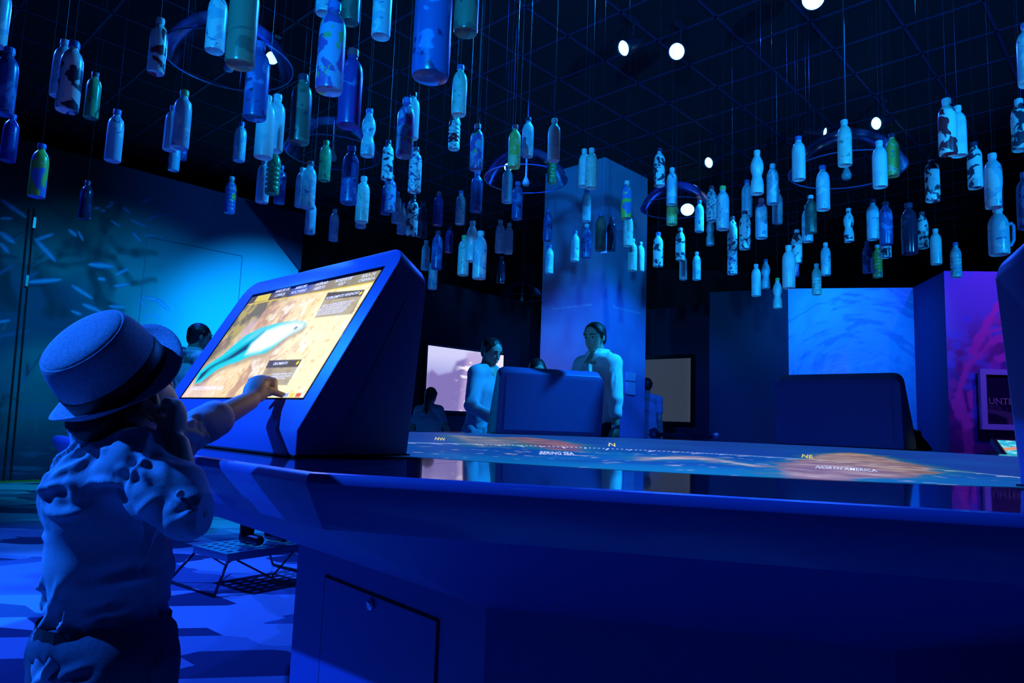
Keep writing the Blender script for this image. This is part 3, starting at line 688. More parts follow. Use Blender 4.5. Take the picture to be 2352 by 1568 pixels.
def reef(w, t):
    n_ = fbm(w * 9, t * 9, 0, 61); n2 = fbm(w * 34, t * 34, 0, 63); n3 = fbm(w * 90, t * 90, 0, 67)
    c = np.empty((len(w), 3)); c[:] = lin(238, 214, 160)
    c = mix(c, lin(255, 246, 200), sm(w + .25 * (n_ - .5), -.02, .22) * .9)
    c = mix(c, lin(176, 128, 96), sm(n_ * .7 + .3 * n2, .50, .66) * (.85 - .55 * sm(w, .0, .22)))
    c = mix(c, lin(255, 252, 232), sm(n2, .56, .74) * .7)
    c = mix(c, lin(215, 160, 90), sm(n3, .6, .75) * .5)
    c = mix(c, lin(238, 212, 190), sm(t, .16, .09) * sm(w, -.05, -.2) * .7)
    c = mix(c, lin(104, 100, 40), sm(w - .9 * (t - .25) + .35 * (n_ - .5) + .10 * (n2 - .5), -.135, -.215) * sm(t, .13, .19) * .95)
    c = mix(c, lin(196, 178, 60), sm(n2, .5, .65) * sm(w - .9 * (t - .25), -.10, -.2) * sm(t, .17, .3) * .7)
    c = mix(c, lin(205, 180, 170), sm(np.hypot((w + .17) * 1.2, t - .29), .055, .02) * .8)
    P = lambda poly, s=.004: sm(poly_d(w, t, poly), s, -s)
    c = mix(c, lin(90, 70, 50), sm(poly_d(w, t, [(q[0] + .012, q[1] - .012) for q in FISHB]), .012, -.01) * .5)
    c = mix(c, lin(40, 205, 215), P(FISHB)); c = mix(c, lin(10, 150, 175), P(DARK1, .006) * .8)
    c = mix(c, lin(28, 52, 66), P(BLK, .006) * .95); c = mix(c, lin(236, 248, 250), P(WHT, .012)); c = mix(c, lin(120, 205, 225), P(HEADB, .008) * .55)
    ey = zq(905, 590)[0]; c = mix(c, lin(90, 110, 130), sm(np.hypot(w - ey[0], (t - ey[1]) * 1.6), .012, .005) * .8)
    c = mix(c, c * .22 + np.array(lin(70, 66, 52)) * .55, P(BAR, .003) * .92)
    c = mix(c, lin(214, 196, 24), P(YEL, .002)); c = mix(c, lin(66, 96, 190), P(BLUE1, .014) * .7)
    yl0, yl1 = zq(575, 428)[0], zq(1450, 272)[0]; c = mix(c, lin(235, 205, 40), sm(seg_d(w, t, yl0, yl1)[0], .0028, .0008))
    for B, H in ((BOX1, BOX1H), (BOX2, BOX2H)):
        c = mix(c, c * .30 + np.array(lin(120, 110, 112)) * .55, P(B, .002) * .9); c = mix(c, lin(58, 54, 58), P(H, .002) * .85)
    for q in (zq(1355, 350)[0], zq(918, 832)[0]):
        c = mix(c, lin(245, 225, 40), sm(np.abs(w - q[0]) + np.abs(t - q[1]), .0075, .005))
    f0 = zq(820, 1082)[0][0]
    for i_ in range(6):
        cc_ = (lin(150, 170, 230), lin(240, 210, 90), lin(220, 90, 60), lin(230, 230, 235), lin(90, 120, 200), lin(200, 60, 50))[i_]
        c = mix(c, cc_, sm(np.maximum(np.abs(w - (f0 + .026 * i_)) - .009, np.abs(t - .0805) - .004), .002, 0))
    return c
nx, ny = 330, 180
u, v = np.meshgrid(np.linspace(SW0, SW1, nx), np.linspace(ST0, ST1, ny)); u = u.ravel(); v = v.ravel()
V_ = np.array([0, 0, .0515]) + u[:, None] * np.array([1., 0, 0]) + v[:, None] * TV + NV * .0014
me = np_mesh('screen', V_, grid_faces(nx, ny)); set_cols(me, reef(u, v))
scr = link('screen', me, attr_mat('reef_screen', .6, 1.2, spec=.02), consoles[0], local=True)
sw = mat('screen_white', (.5, .5, .5), .5, emit=(1, 1, 1), estr=1.0)
def stext(body, x, y, size, bold=.0, al='CENTER'):
    q = fp(380 + x / 3.016, 560 + y / 3.016)
    text_mesh('lettering', body, size, face(q[0], q[1], .0022), (1, 0, 0), TV, sw, scr, al, bold).matrix_parent_inverse = Matrix.Identity(4)
for b1, b2, x, y in (('ARRECIFE DE', 'CORALES', 805, 345), ('ARRECIFE', 'NOCTURNO', 935, 322), ('OCÉANO', 'ABIERTO', 1078, 298), ('BOSQUE DE', 'KELP', 1232, 270), ('BOLA DE', 'CARNADA', 1405, 240)):
    stext(b1, x + 8, y - 14, .0135); stext(b2, x - 8, y + 16, .0135)
stext('POSIBLEMENTE VENENOSO', 1228, 368, .0115, .01)
for i_ in range(6): stext('los peces del arrecife brillan de color' if i_ % 2 else 'algunos son de piel venenosa para otros', 1200 - 13 * i_, 418 + 14.5 * i_, .0082)
stext('CRECIMIENTO', 800, 838, .0105, .01)
for i_ in range(3): stext(('crece hasta el tamaño de un', 'pez adulto en poco tiempo y', 'cambia de color')[i_], 812 - 9 * i_, 908 + 16 * i_, .0080)
stext('LÁBRIDO LIMPIADOR AZUL', 292, 1008, .0165, .0)
# seam along the side of the near console
q0, q1 = np.array([W2 + .0008, .246, .345]), np.array([W2 + .0008, .085, .012])
bm = bmesh.new(); beam(bm, q0, q1, .002, .0022, (1, 0, 0)); from_bm('side_seam', bm, mat('seam_grey', (.12, .14, .3), .6), consoles[0], local=True)

# ================================================================== HANGING BOTTLES
BH = .25                                                        # a bottle's height
def prof_slim(): return [(.024, .004), (.031, .0), (.033, .006), (.033, .150), (.0325, .168), (.0305, .184), (.026, .198), (.0195, .208), (.0150, .214), (.0140, .220), (.0140, .228)]
def prof_ridged():
    p = [(.022, .004), (.030, 0), (.032, .006)]
    for i in range(5): z = .02 + i * .025; p += [(.033, z), (.033, z + .012), (.030, z + .0185)]
    return p + [(.033, .148), (.033, .16), (.029, .185), (.021, .203), (.0145, .214), (.0140, .228)]
def prof_waist(): return [(.022, .004), (.031, 0), (.033, .006), (.033, .05), (.030, .072), (.0245, .092), (.024, .105), (.030, .125), (.033, .142), (.033, .160), (.029, .182), (.021, .202), (.0150, .214), (.0140, .228)]
def prof_wide(): return [(.030, .004), (.040, 0), (.043, .006), (.043, .145), (.041, .165), (.036, .182), (.027, .198), (.0195, .208), (.018, .214), (.0175, .226)]
def lathe_mesh(name, prof, seg=20):
    bm = bmesh.new(); lathe(bm, prof, seg); bmesh.ops.recalc_face_normals(bm, faces=bm.faces[:])
    me_ = bpy.data.meshes.new(name); bm.to_mesh(me_); bm.free()
    me_.polygons.foreach_set('use_smooth', [True] * len(me_.polygons)); me_.set_sharp_from_angle(angle=math.radians(40)); return me_
BODY = {k: lathe_mesh('bottle_body', f_()) for k, f_ in (('s', prof_slim), ('r', prof_ridged), ('w', prof_waist), ('j', prof_wide))}
CAPM = {'n': lathe_mesh('cap', [(.0165, .224), (.0165, .243), (.0150, .2475), (.006, .25)], 14), 'j': lathe_mesh('cap', [(.0215, .222), (.0215, .243), (.0195, .248), (.008, .25)], 14)}
bm = bmesh.new(); tube(bm, [(0, 0, z) for z in (.25, .256)], .004, 6); RING = bpy.data.meshes.new('eyelet'); bm.to_mesh(RING); bm.free()
bm = bmesh.new(); tube(bm, [(0, 0, 0), (0, 0, 1)], .0005, 5); WIRE = bpy.data.meshes.new('hanging_wire'); bm.to_mesh(WIRE); bm.free()
bm = bmesh.new(); tube(bm, [(.040, 0, .155), (.062, 0, .165), (.072, 0, .15), (.070, 0, .08), (.056, 0, .05), (.041, 0, .052)], .008, 8); HAND = bpy.data.meshes.new('handle'); bm.to_mesh(HAND); bm.free()
WIRE.materials.append(mat('wire_steel', (.05, .06, .12), .35, .5)); HAND.materials.append(mat('jug_blue', (.25, .45, .75), .35))
def paint(name, c1, c2, c3, scale=16, t1=.46, t2=.58, rough=.28, z=1.):
    """painted aluminium: a ground colour, blotches, and a third colour in smaller marks; every bottle gets its own pattern"""
    m_ = mat(name, c1, rough, 0, .6); nt, N, L, b = nodes_of(m_)
    tc = N.new('ShaderNodeTexCoord'); oi = N.new('ShaderNodeObjectInfo'); mp = N.new('ShaderNodeMapping')
    mm = N.new('ShaderNodeMath'); mm.operation = 'MULTIPLY'; mm.inputs[1].default_value = 97.
    L.new(oi.outputs['Random'], mm.inputs[0]); mp.inputs['Scale'].default_value = (1, 1, z)
    cb = N.new('ShaderNodeCombineXYZ'); L.new(mm.outputs[0], cb.inputs[0]); L.new(mm.outputs[0], cb.inputs[2])
    L.new(tc.outputs['Object'], mp.inputs['Vector']); L.new(cb.outputs[0], mp.inputs['Location'])
    out = None
    prev = N.new('ShaderNodeRGB'); prev.outputs[0].default_value = (*c1, 1); prev = prev.outputs[0]
    for c_, sc, th in ((c2, scale, t1), (c3, scale * 2.1, t2)):
        nz = N.new('ShaderNodeTexNoise'); nz.inputs['Scale'].default_value = sc; nz.inputs['Detail'].default_value = 2; nz.inputs['Distortion'].default_value = .8
        rp = N.new('ShaderNodeValToRGB'); rp.color_ramp.elements[0].position = th; rp.color_ramp.elements[1].position = th + .03
        mx = N.new('ShaderNodeMix'); mx.data_type = 'RGBA'; mx.inputs['B'].default_value = (*c_, 1)
        L.new(mp.outputs[0], nz.inputs['Vector']); L.new(nz.outputs[0], rp.inputs[0]); L.new(rp.outputs[0], mx.inputs['Factor']); L.new(prev, mx.inputs['A']); prev = mx.outputs['Result']
    L.new(prev, b.inputs['Base Color'])
    return m_
WH = (.80, .85, .85)
PAINT = {
    'w': (paint('paint_white', WH, (.62, .75, .80), (.70, .80, .70), 14, .55, .66), 'white'),
    'c': (paint('paint_pale', (.45, .62, .75), WH, (.10, .22, .45), 15, .52, .66), 'pale blue'),
    'k': (paint('paint_pattern', WH, (.03, .04, .08), (.55, .65, .7), 20, .52, .62), 'black-and-white'),
    's': (paint('paint_speck', WH, (.20, .10, .35), (.04, .06, .15), 46, .54, .60), 'speckled white'),
    'b': (paint('paint_blue', (.03, .10, .36), (.10, .24, .60), (.015, .03, .14), 14, .54, .62), 'deep blue'),
    'g': (paint('paint_green', (.10, .36, .16), (.20, .48, .20), (.03, .08, .06), 16, .54, .62), 'green'),
    'y': (paint('paint_yellow', (.62, .55, .12), (.75, .70, .35), (.10, .20, .40), 16, .55, .62), 'yellowish'),
    'l': (paint('paint_lime', (.14, .25, .70), (.50, .75, .10), (.65, .85, .35), 13, .50, .62), 'blue-and-lime'),
    'r': (paint('paint_red', WH, (.45, .03, .05), (.05, .06, .12), 14, .53, .64), 'white-and-red'),
    'm': (paint('paint_multi', (.28, .40, .70), (.32, .10, .40), (.30, .45, .18), 17, .50, .60), 'multicoloured'),
    'n': (paint('paint_natural', (.62, .72, .62), (.75, .80, .75), (.25, .40, .30), 22, .5, .63), 'pale grey-green'),
    'd': (paint('paint_dark', (.020, .022, .06), (.05, .05, .12), (.25, .28, .35), 12, .55, .70, .15), 'dark'),
    'e': (paint('paint_earth', (.10, .12, .10), (.20, .20, .15), (.04, .06, .10), 12, .5, .62), 'dark olive'),
    'p': (paint('paint_purple', (.07, .05, .30), (.30, .04, .35), (.12, .18, .5), 14, .52, .64), 'purple-blue'),
}
CAPC = {'b': mat('cap_blue', (.08, .2, .6), .4), 'w': mat('cap_white', (.7, .75, .8), .4), 'd': mat('cap_dark', (.03, .04, .10), .4), 'g': mat('cap_green', (.3, .7, .2), .4), 'r': mat('cap_red', (.5, .08, .12), .4)}
# x, y of the cap top; x, y of the bottom (pixels); paint; shape; cap
BOT = '''-8 -45 -12 105 c s b|14 108 4 262 b s b|176 95 153 255 k s b|158 93 135 222 c s w|221 166 208 271 g s d|273 252 258 370 c s b|370 42 357 168 r s w|423 207 412 340 c s g|399 243 389 345 w s w|402 310 398 392 c s b|422 290 416 367 b s b|559 280 548 370 c s b
506 -25 492 118 c s w|566 -70 550 150 e s d|602 97 584 272 b s b|620 220 604 362 w s w|640 217 629 347 w s w|633 338 624 446 g r g|609 365 601 465 c s w|648 380 640 468 b s b|752 -100 744 32 c s b|811 -90 803 52 e s d|775 5 755 210 m s b|815 113 800 290 p s r
882 -60 874 85 c s b|998 -110 988 178 b s b|1078 -110 1069 76 e s d|1064 150 1053 264 n s b|1048 252 1042 343 r r w|708 172 686 328 e s d|849 250 843 358 c w b|940 225 928 360 m s b|950 212 945 318 w s r|894 322 888 412 k s d|956 338 951 441 s s r|752 323 744 415 g s g
809 335 800 467 b s b|714 370 706 478 c s r|695 385 689 475 c s w|717 455 711 537 c s b|768 480 765 553 c s w|532 405 526 490 l r w|837 405 830 510 n s w|833 440 828 523 c s w|904 402 895 485 m s r|889 415 885 492 b s b|916 440 909 512 c s b|926 466 921 537 c s b
952 448 945 540 k s d|973 465 968 545 d s d|1011 440 1005 518 p s r|1060 438 1056 515 c s b|1100 285 1093 390 m s w|1098 392 1093 487 b s b|983 552 976 620 c s w|1007 530 1002 618 b s d|1034 518 1030 580 p s d|996 590 993 664 c s b|1083 507 1082 600 w w w|1068 540 1063 632 n s g
1104 530 1100 640 c s w|1152 505 1147 580 c s w|1171 512 1167 583 c s w|1153 588 1150 650 d s d|1186 287 1180 385 y s r|1216 270 1211 360 c s d|1275 272 1271 370 w s w|1270 345 1267 420 g r w|1168 380 1164 465 c s b|1191 417 1187 503 b s b|1261 480 1257 553 b s b|1263 562 1261 628 c s b
1344 342 1340 428 w s w|1361 340 1357 432 n s w|1347 435 1346 508 c s b|1441 415 1438 502 l s w|1381 488 1379 575 e s b|1404 498 1404 575 d s d|1391 525 1388 583 c s b|1446 487 1442 565 n s g|1321 530 1320 600 c s b|1347 514 1346 592 b s w|1455 548 1452 622 n s w|1469 555 1470 623 w s w
1516 340 1514 427 k s d|1543 385 1543 470 c s w|1543 432 1543 516 y s b|1512 533 1511 612 k s b|1563 523 1562 598 k s w|1570 580 1569 642 w s w|1600 578 1600 643 c s w|1608 460 1606 532 c s b|1635 427 1634 508 s s r|1632 500 1631 563 c w b|1663 427 1660 527 c s g|1684 497 1682 575 k s r
1682 552 1682 630 s s b|1716 413 1716 497 c s b|1711 484 1711 572 k s d|1740 345 1739 445 w w w|1750 455 1749 547 c s w|1775 376 1775 468 c s w|1785 434 1786 513 c s w|1834 313 1835 413 w s b|1885 380 1891 482 c s b|1865 448 1863 535 e s w|1856 470 1855 555 c s w|1938 275 1941 380 n s w
2019 323 2022 430 w s w|2050 307 2051 405 y s d|1949 478 1950 555 k w w|2004 458 2006 550 c s d|2033 463 2036 562 b s d|2086 466 2090 583 d s d|2119 486 2120 570 k s r|2148 525 2151 607 w s w|2197 556 2197 637 c r b|1894 557 1897 632 c s w|1876 605 1876 677 n r w|1992 553 1993 627 b r b
2014 562 2016 637 y r w|2034 510 2035 592 k s w|1811 563 1812 662 w s w|1822 553 1823 635 m s b|1829 527 1831 605 r s w|1737 606 1737 680 w s w|1761 595 1759 663 c w b|1786 638 1786 708 w w g|2140 357 2143 462 k s d|2171 226 2178 355 r s w|2197 243 2203 358 w s w|2236 326 2241 432 k s d
2276 352 2284 477 c s w|2288 474 2296 585 c j w|2340 227 2345 345 k s w|2360 52 2364 195 c s b|2352 395 2360 525 b s b|205 415 193 503 d s d|97 330 83 452 l s b|28 262 17 370 p s b'''
REG = [(-99, 300, 'before the dark kelp wall'), (300, 480, 'by the left end of the largest dome'), (480, 680, 'by the right half of the largest dome'), (680, 860, 'above the lit touch screen'), (860, 1040, "above the lit console's right corner"), (1040, 1235, 'between the lit console and the column'), (1235, 1500, 'in front of the blue column'), (1500, 1625, 'just right of the blue column'), (1625, 1800, 'left of the fish panel'), (1800, 1960, "over the fish panel's left half"), (1960, 2110, "over the fish panel's right half"), (2110, 2400, 'over the purple coral wall')]
rows = []
for ln in BOT.replace('\n', '|').split('|'):
    q = ln.split(); rows.append((*map(float, q[:4]), *q[4:]))
ORD = ['first', 'second', 'third', 'fourth', 'fifth', 'sixth', 'seventh', 'eighth', 'ninth', 'tenth', 'eleventh', 'twelfth', 'thirteenth', 'fourteenth', 'fifteenth', 'sixteenth', 'seventeenth', 'eighteenth', 'nineteenth', 'twentieth']
reg_of = lambda x: next(i for i, r_ in enumerate(REG) if r_[0] <= x < r_[1])
lab = {}
for ri, r_ in enumerate(REG):
    ids = [i for i, q in enumerate(rows) if reg_of(.5 * (q[0] + q[2])) == ri]
    ids.sort(key=lambda i: rows[i][0] + rows[i][2])
    for n_, i in enumerate(ids):
        nm = PAINT[rows[i][4]][1]; nm = nm if 'bottle' in nm else nm + ' bottle'
        lab[i] = '%s %s, %s from left' % (nm, r_[2], ORD[n_])
rnd_ = random.Random(4)
DOMES = [(at_y(x, y, FPX * dia / w), dia) for x, y, w, dia in ((526, 142, 294, .80), (765, 352, 222, .76), (1208, 412, 196, .76), (1553, 478, 166, .76), (1944, 392, 256, .76), (1199, 684, 100, .76))]
placed = []
def clash(b0, s_):
    for c_, dia in DOMES:
        if abs(b0[0] - c_[0]) < dia / 2 + .06 and abs(b0[1] - c_[1]) < dia / 2 + .06 and b0[2] - .3 < c_[2] + dia * .4: return b0[2] + .25 * s_ > c_[2] - .08 or True
    return any(abs(b0[0] - q[0]) < .075 and abs(b0[1] - q[1]) < .075 for q in placed)
for i, (x0, y0, x1, y1, pc, sh, cc_) in enumerate(rows):
    hp = math.hypot(x1 - x0, y1 - y0)
    hgt = BH * (1.0 if hp < 150 else 1.0)
    # distance at which a 25 cm bottle spans these pixels
    Yd = FPX * hgt / hp; lo, hi = Yd * .6, Yd * 1.5
    for _ in range(40):
        mid = .5 * (lo + hi); b0 = at_y(x1, y1, mid); t0 = b0 + np.array([0, 0, hgt])
        def pxof(P): d = P - _O; z = d @ _F; return np.array([1176 + FPX * (d @ _R) / z, 784 - FPX * (d @ _U) / z])
        if np.linalg.norm(pxof(t0) - pxof(b0)) > hp: lo = mid
        else: hi = mid
    # two things never share a place: step a little nearer or farther, keeping the bottle's apparent size
    best = min((f_ for f_ in np.arange(.74, 1.3, .02)), key=lambda f_: abs(f_ - 1) + 10 * clash(at_y(x1, y1, mid * f_), f_))
    b0 = at_y(x1, y1, mid * best); placed.append(b0)
    root = empty('hanging_bottle', tuple(b0), rnd_.uniform(0, 6.28) if sh != 'j' else 0, lab[i], 'bottle', 'painted bottles hung from the ceiling')
    root.scale = (best * 1.06, best * 1.06, best)
    bo = link('bottle_body', BODY[sh], None, root, local=True)
    if not BODY[sh].materials: BODY[sh].materials.append(PAINT['w'][0])
    bo.material_slots[0].link = 'OBJECT'; bo.material_slots[0].material = PAINT[pc][0]
    cm = CAPM['j' if sh == 'j' else 'n']
    if not cm.materials: cm.materials.append(CAPC['w'])
    co_ = link('cap', cm, None, root, local=True); co_.material_slots[0].link = 'OBJECT'; co_.material_slots[0].material = CAPC[cc_]
    wr = link('hanging_wire', WIRE, None, root, local=True); wr.location = (0, 0, .249); wr.scale = (1, 1, (CEIL - b0[2]) / best - .249)
    if sh == 'j': link('handle', HAND, None, root, local=True)

# ================================================================== CLEAR SOUND DOMES
acr = bpy.data.materials.new('clear_acrylic'); acr.use_nodes = True; nt = acr.node_tree; nt.nodes.clear()
o_ = nt.nodes.new('ShaderNodeOutputMaterial'); mx = nt.nodes.new('ShaderNodeMixShader'); tr_ = nt.nodes.new('ShaderNodeBsdfTransparent'); gl = nt.nodes.new('ShaderNodeBsdfGlossy'); fr = nt.nodes.new('ShaderNodeFresnel')
tr_.inputs[0].default_value = (.88, .90, .97, 1); gl.inputs['Roughness'].default_value = .14; gl.inputs[0].default_value = (.7, .8, 1, 1); fr.inputs[0].default_value = 1.22
nt.links.new(fr.outputs[0], mx.inputs[0]); nt.links.new(tr_.outputs[0], mx.inputs[1]); nt.links.new(gl.outputs[0], mx.inputs[2]); nt.links.new(mx.outputs[0], o_.inputs[0])
rimm = mat('acrylic_rim', (.06, .10, .3), .2, spec=.6)
def dome(x, y, wpx, zr, label, dia=.76, lean=(0, 0), rise=.37):
    Yd = FPX * dia / wpx
    c_ = at_y(x, y, Yd); R_ = dia / 2; h = dia * rise
    root = empty('sound_dome', tuple(c_), 0, label, 'dome', 'clear sound domes')
    root.rotation_euler = (lean[0], lean[1], 0)
    rs = (R_ * R_ + h * h) / (2 * h); bm = bmesh.new(); pr_ = []
    a1 = math.asin(min(1, R_ / rs)); a1 = a1 if h <= R_ else math.pi - a1
    for k in range(13):
        a = a1 * (1 - k / 12); pr_.append((max(.001, rs * math.sin(a)), rs * math.cos(a) - (rs - h)))
    lathe(bm, pr_, 48, cap=False); from_bm('dome_shell', bm, acr, root, local=True, smooth=True)
    bm = bmesh.new(); n = 64; rings = []
    for k in range(n):
        t = 2 * math.pi * k / n
        rings.append([bm.verts.new(((R_ + a_) * math.cos(t), (R_ + a_) * math.sin(t), b_)) for a_, b_ in ((-.001, -.004), (.006, -.004), (.006, .003), (-.001, .003))])
    for k in range(n):
        A_, B_ = rings[k], rings[(k + 1) % n]
        for q in range(4): bm.faces.new((A_[q], A_[(q + 1) % 4], B_[(q + 1) % 4], B_[q]))
    from_bm('rim', bm, rimm, root, local=True, smooth=False)
    bm = bmesh.new(); lathe(bm, [(.028, -.06), (.034, -.03), (.022, .0), (.010, .03), (.006, h + .02)], 16); from_bm('speaker', bm, mat('speaker_grey', (.35, .38, .42), .3), root, local=True, smooth=True)
    bm = bmesh.new(); tube(bm, [(0, 0, h), (0, 0, CEIL - c_[2])], .004, 6); from_bm('hanging_rod', bm, mat('rod_dark', (.03, .03, .08), .4), root, local=True)
dome(526, 142, 294, 3, 'largest clear acrylic dome, hanging at upper left with a bright spotlight behind it', .80)
dome(765, 352, 222, 3, 'faint clear dome hanging above the top edge of the lit touch screen')
dome(1208, 412, 196, 3, 'clear dome with a blue-lit left edge, hanging left of the column top')
dome(1553, 478, 166, 3, 'small clear dome hanging just right of the blue column')
dome(1944, 392, 256, 3, 'clear dome with a bluish rim hanging on the right, over the fish panel')
dome(1199, 684, 100, 3, 'dark dome far back, low between the lit console and the column')

# ================================================================== CEILING SPOTLIGHTS
fixm = mat('fixture_black', (.02, .02, .05), .4)
lens = mat('lens_glow', (.8, .9, 1), .3, emit=(.16, .62, 1), estr=7)
def spot(x, y, r_px, tgt, label, z=4.28):
    P = at_z(x, y, z); sc = scale_at(P); R_ = max(.045, r_px / sc)
    root = empty('ceiling_spotlight', tuple(P), 0, label, 'spotlight', 'blue ceiling spotlights')
    d = (Vector(tgt) - Vector(P)).normalized(); M = aim(P, d)
    bm = bmesh.new(); lathe(bm, [(R_ * .55, -.24), (R_ * .75, -.22), (R_ * .9, -.12), (R_ * 1.12, -.02), (R_ * 1.12, .02), (R_ * 1.02, .02), (R_ * 1.0, .0)], 24, M); from_bm('lamp_body', bm, fixm, root, smooth=True)
    bm = bmesh.new(); lathe(bm, [(R_, .001), (R_ * .7, .006), (R_ * .2, .009)], 24, M); from_bm('lens', bm, lens, root, smooth=True)
    up_ = Vector(P) - d * .12; bm = bmesh.new(); tube(bm, [up_, (up_[0], up_[1], CEIL - .02)], .012, 8); from_bm('mounting_arm', bm, fixm, root)
    bm = bmesh.new(); bx(bm, (up_[0], up_[1], CEIL - .022), (.16, .05, .03), GA); from_bm('track_adapter', bm, fixm, root)
SP = [(625, 133, 14, (-.5, 2.0, 1.2), 'bright ceiling spotlight seen through the largest clear dome'), (1434, 110, 17, (-3.5, 3.2, 1.0), 'ceiling spotlight with a narrow oval lens, left one of the pair above the column'), (1555, 118, 18, (-1.2, 1.6, 1), 'ceiling spotlight with a round bright lens, right one of the pair above the column'), (1868, -4, 24, (.3, .3, 1), 'brightest ceiling spotlight, cut by the top edge of the picture'), (1629, 373, 12, (-2.5, 5.5, 1.5), 'small ceiling spotlight right above the dome beside the column'), (1893, 303, 10, (6.5, 4.0, 2.6), 'small narrow ceiling spotlight left of the right-hand dome top'), (2014, 283, 14, (-1.5, 5.2, 2.0), 'oval ceiling spotlight directly above the right-hand dome'), (2069, 385, 10, (0, 0, 1.6), 'small round spotlight at the right rim of the right-hand dome'), (1579, 481, 15, (0, 1, -3.5), 'downward spotlight glowing inside the small dome right of the column'), (1167, 384, 9, (-.5, 1, .5), 'small spotlight glinting inside the dome left of the column')]
for q in SP: spot(*q)

# ================================================================== PEOPLE (bodies grown from distance fields)
import openvdb
class Blob:
    def __init__(s, lo, hi, vox):
        s.lo = np.array(lo, float); s.v = vox; s.n = np.ceil((np.array(hi) - s.lo) / vox).astype(int) + 1
        s.D = np.full(s.n, .06, np.float32)
    def sub(s, lo, hi):
        a = np.clip(np.floor((lo - s.lo) / s.v).astype(int), 0, s.n); b = np.clip(np.ceil((hi - s.lo) / s.v).astype(int) + 1, 0, s.n)
        if np.any(b <= a): return None, None
        ax = [s.lo[i] + s.v * np.arange(a[i], b[i]) for i in range(3)]
        return tuple(slice(a[i], b[i]) for i in range(3)), np.stack(np.meshgrid(*ax, indexing='ij'), -1).astype(np.float32)
    def _put(s, sl, d, k, cut=False):
        D = s.D[sl]
        if cut:
            d = -d; h = np.clip(.5 - .5 * (D - d) / k, 0, 1); s.D[sl] = D * (1 - h) + d * h + k * h * (1 - h)
        else:
            h = np.clip(.5 + .5 * (d - D) / k, 0, 1); s.D[sl] = d * (1 - h) + D * h - k * h * (1 - h)
    def cone(s, a, b, ra, rb, k=.01, flat=None, cut=False):
        a, b = np.array(a, float), np.array(b, float); m_ = max(ra, rb) + .06 + k
        sl, P = s.sub(np.minimum(a, b) - m_, np.maximum(a, b) + m_)
        if sl is None: return s
        d = b - a; L2 = d @ d + 1e-12; t = np.clip(((P - a) @ d) / L2, 0, 1); q = P - a - t[..., None] * d
        if flat is not None:                                    # flatten across a direction: (unit vector, factor)
            n_, f_ = flat; n_ = np.array(n_); q = q + (q @ n_)[..., None] * n_ * (1 / f_ - 1)
        s._put(sl, np.linalg.norm(q, axis=-1) - (ra + (rb - ra) * t), k, cut); return s
    def chain(s, pts, rs, k=.01, flat=None):
        for i in range(len(pts) - 1): s.cone(pts[i], pts[i + 1], rs[i], rs[i + 1], k, flat)
        return s
    def ell(s, c, r, ax=None, k=.01, cut=False):
        c, r = np.array(c, float), np.array(r, float); m_ = r.max() + .06 + k
        sl, P = s.sub(c - m_, c + m_)
        if sl is None: return s
        q = P - c
        if ax is not None: q = q @ np.array(ax, np.float32).T  # rows of ax are the ellipsoid's axes
        k0 = np.linalg.norm(q / r, axis=-1); k1 = np.linalg.norm(q / r ** 2, axis=-1) + 1e-9
        s._put(sl, k0 * (k0 - 1) / k1, k, cut); return s
    def clip(s, p, n):                                          # keep the side the normal points away from
        n = np.array(n, float); p = np.array(p, float)
        t = [((s.lo[i] - p[i] + s.v * np.arange(s.n[i])) * n[i]).astype(np.float32) for i in range(3)]
        np.maximum(s.D, t[0][:, None, None] + t[1][None, :, None] + t[2][None, None, :], out=s.D); return s
    def mesh(s, name, disp=None):
        g = openvdb.FloatGrid(background=.06); g.copyFromArray(s.D)
        V, Q = g.convertToQuads(0.0) if False else g.convertToQuads()
        V = V * s.v + s.lo
        me_ = np_mesh(name, V, Q[:, ::-1])
        if disp is not None:
            n_ = np.empty(len(V) * 3, np.float32); me_.vertices.foreach_get('normal', n_); n_ = n_.reshape(-1, 3)
            V = V + n_ * disp(V, n_)[:, None]; me_.vertices.foreach_set('co', V.astype(np.float32).ravel()); me_.update()
        me_.polygons.foreach_set('use_smooth', [True] * len(me_.polygons))
        return me_
def unit(v): v = np.array(v, float); return v / np.linalg.norm(v)
def fingers(B, wrist, d, across, palm_n, L, curl=(.3, .3, .3, .3), r=.0085, thumb=1, spread=.10, k=.004, thumb_d=None):
    """palm plus five fingers; d = pointing direction, across = towards the thumb, palm_n = side the fingers curl to"""
    d, across, palm_n = unit(d), unit(across), unit(palm_n); w = L * .22
    pc = wrist + d * L * .26
    B.ell(pc, (L * .29, L * .235, r * 1.25), (d, across, palm_n), k * 2)
    B.cone(wrist - d * L * .05, wrist + d * L * .12, r * 1.7, r * 1.8, k * 3)
    for i, (o_, ln) in enumerate(((.80, .46), (.28, .52), (-.26, .48), (-.76, .38))):
        p = wrist + d * L * .48 + across * w * o_ * .98; a_ = curl[i]; dd = unit(d + across * o_ * spread)
        for j, f_ in enumerate((.44, .32, .24)):
            ang = a_ * (j + .6); v = dd * math.cos(ang) + palm_n * math.sin(ang); q = p + v * L * ln * f_
            B.cone(p, q, r * (1 - .10 * j), r * (.92 - .12 * j), k); p = q
    t0 = wrist + d * L * .12 + across * w * .75; td = unit(d * .62 + across * .75 + palm_n * .35) if thumb_d is None else unit(thumb_d)
    t1 = t0 + td * L * .22; t2 = t1 + unit(td + d * .35) * L * .19
    B.cone(t0, t1, r * 1.25, r * 1.05, k * 1.5); B.cone(t1, t2, r * 1.0, r * .8, k)
SKIN = bumpy(mat('skin', (.62, .36, .27), .5, spec=.4), 300, .15, .001)
def skin_mat(name, c): return bumpy(mat(name, c, .5, spec=.35), 300, .12, .001)
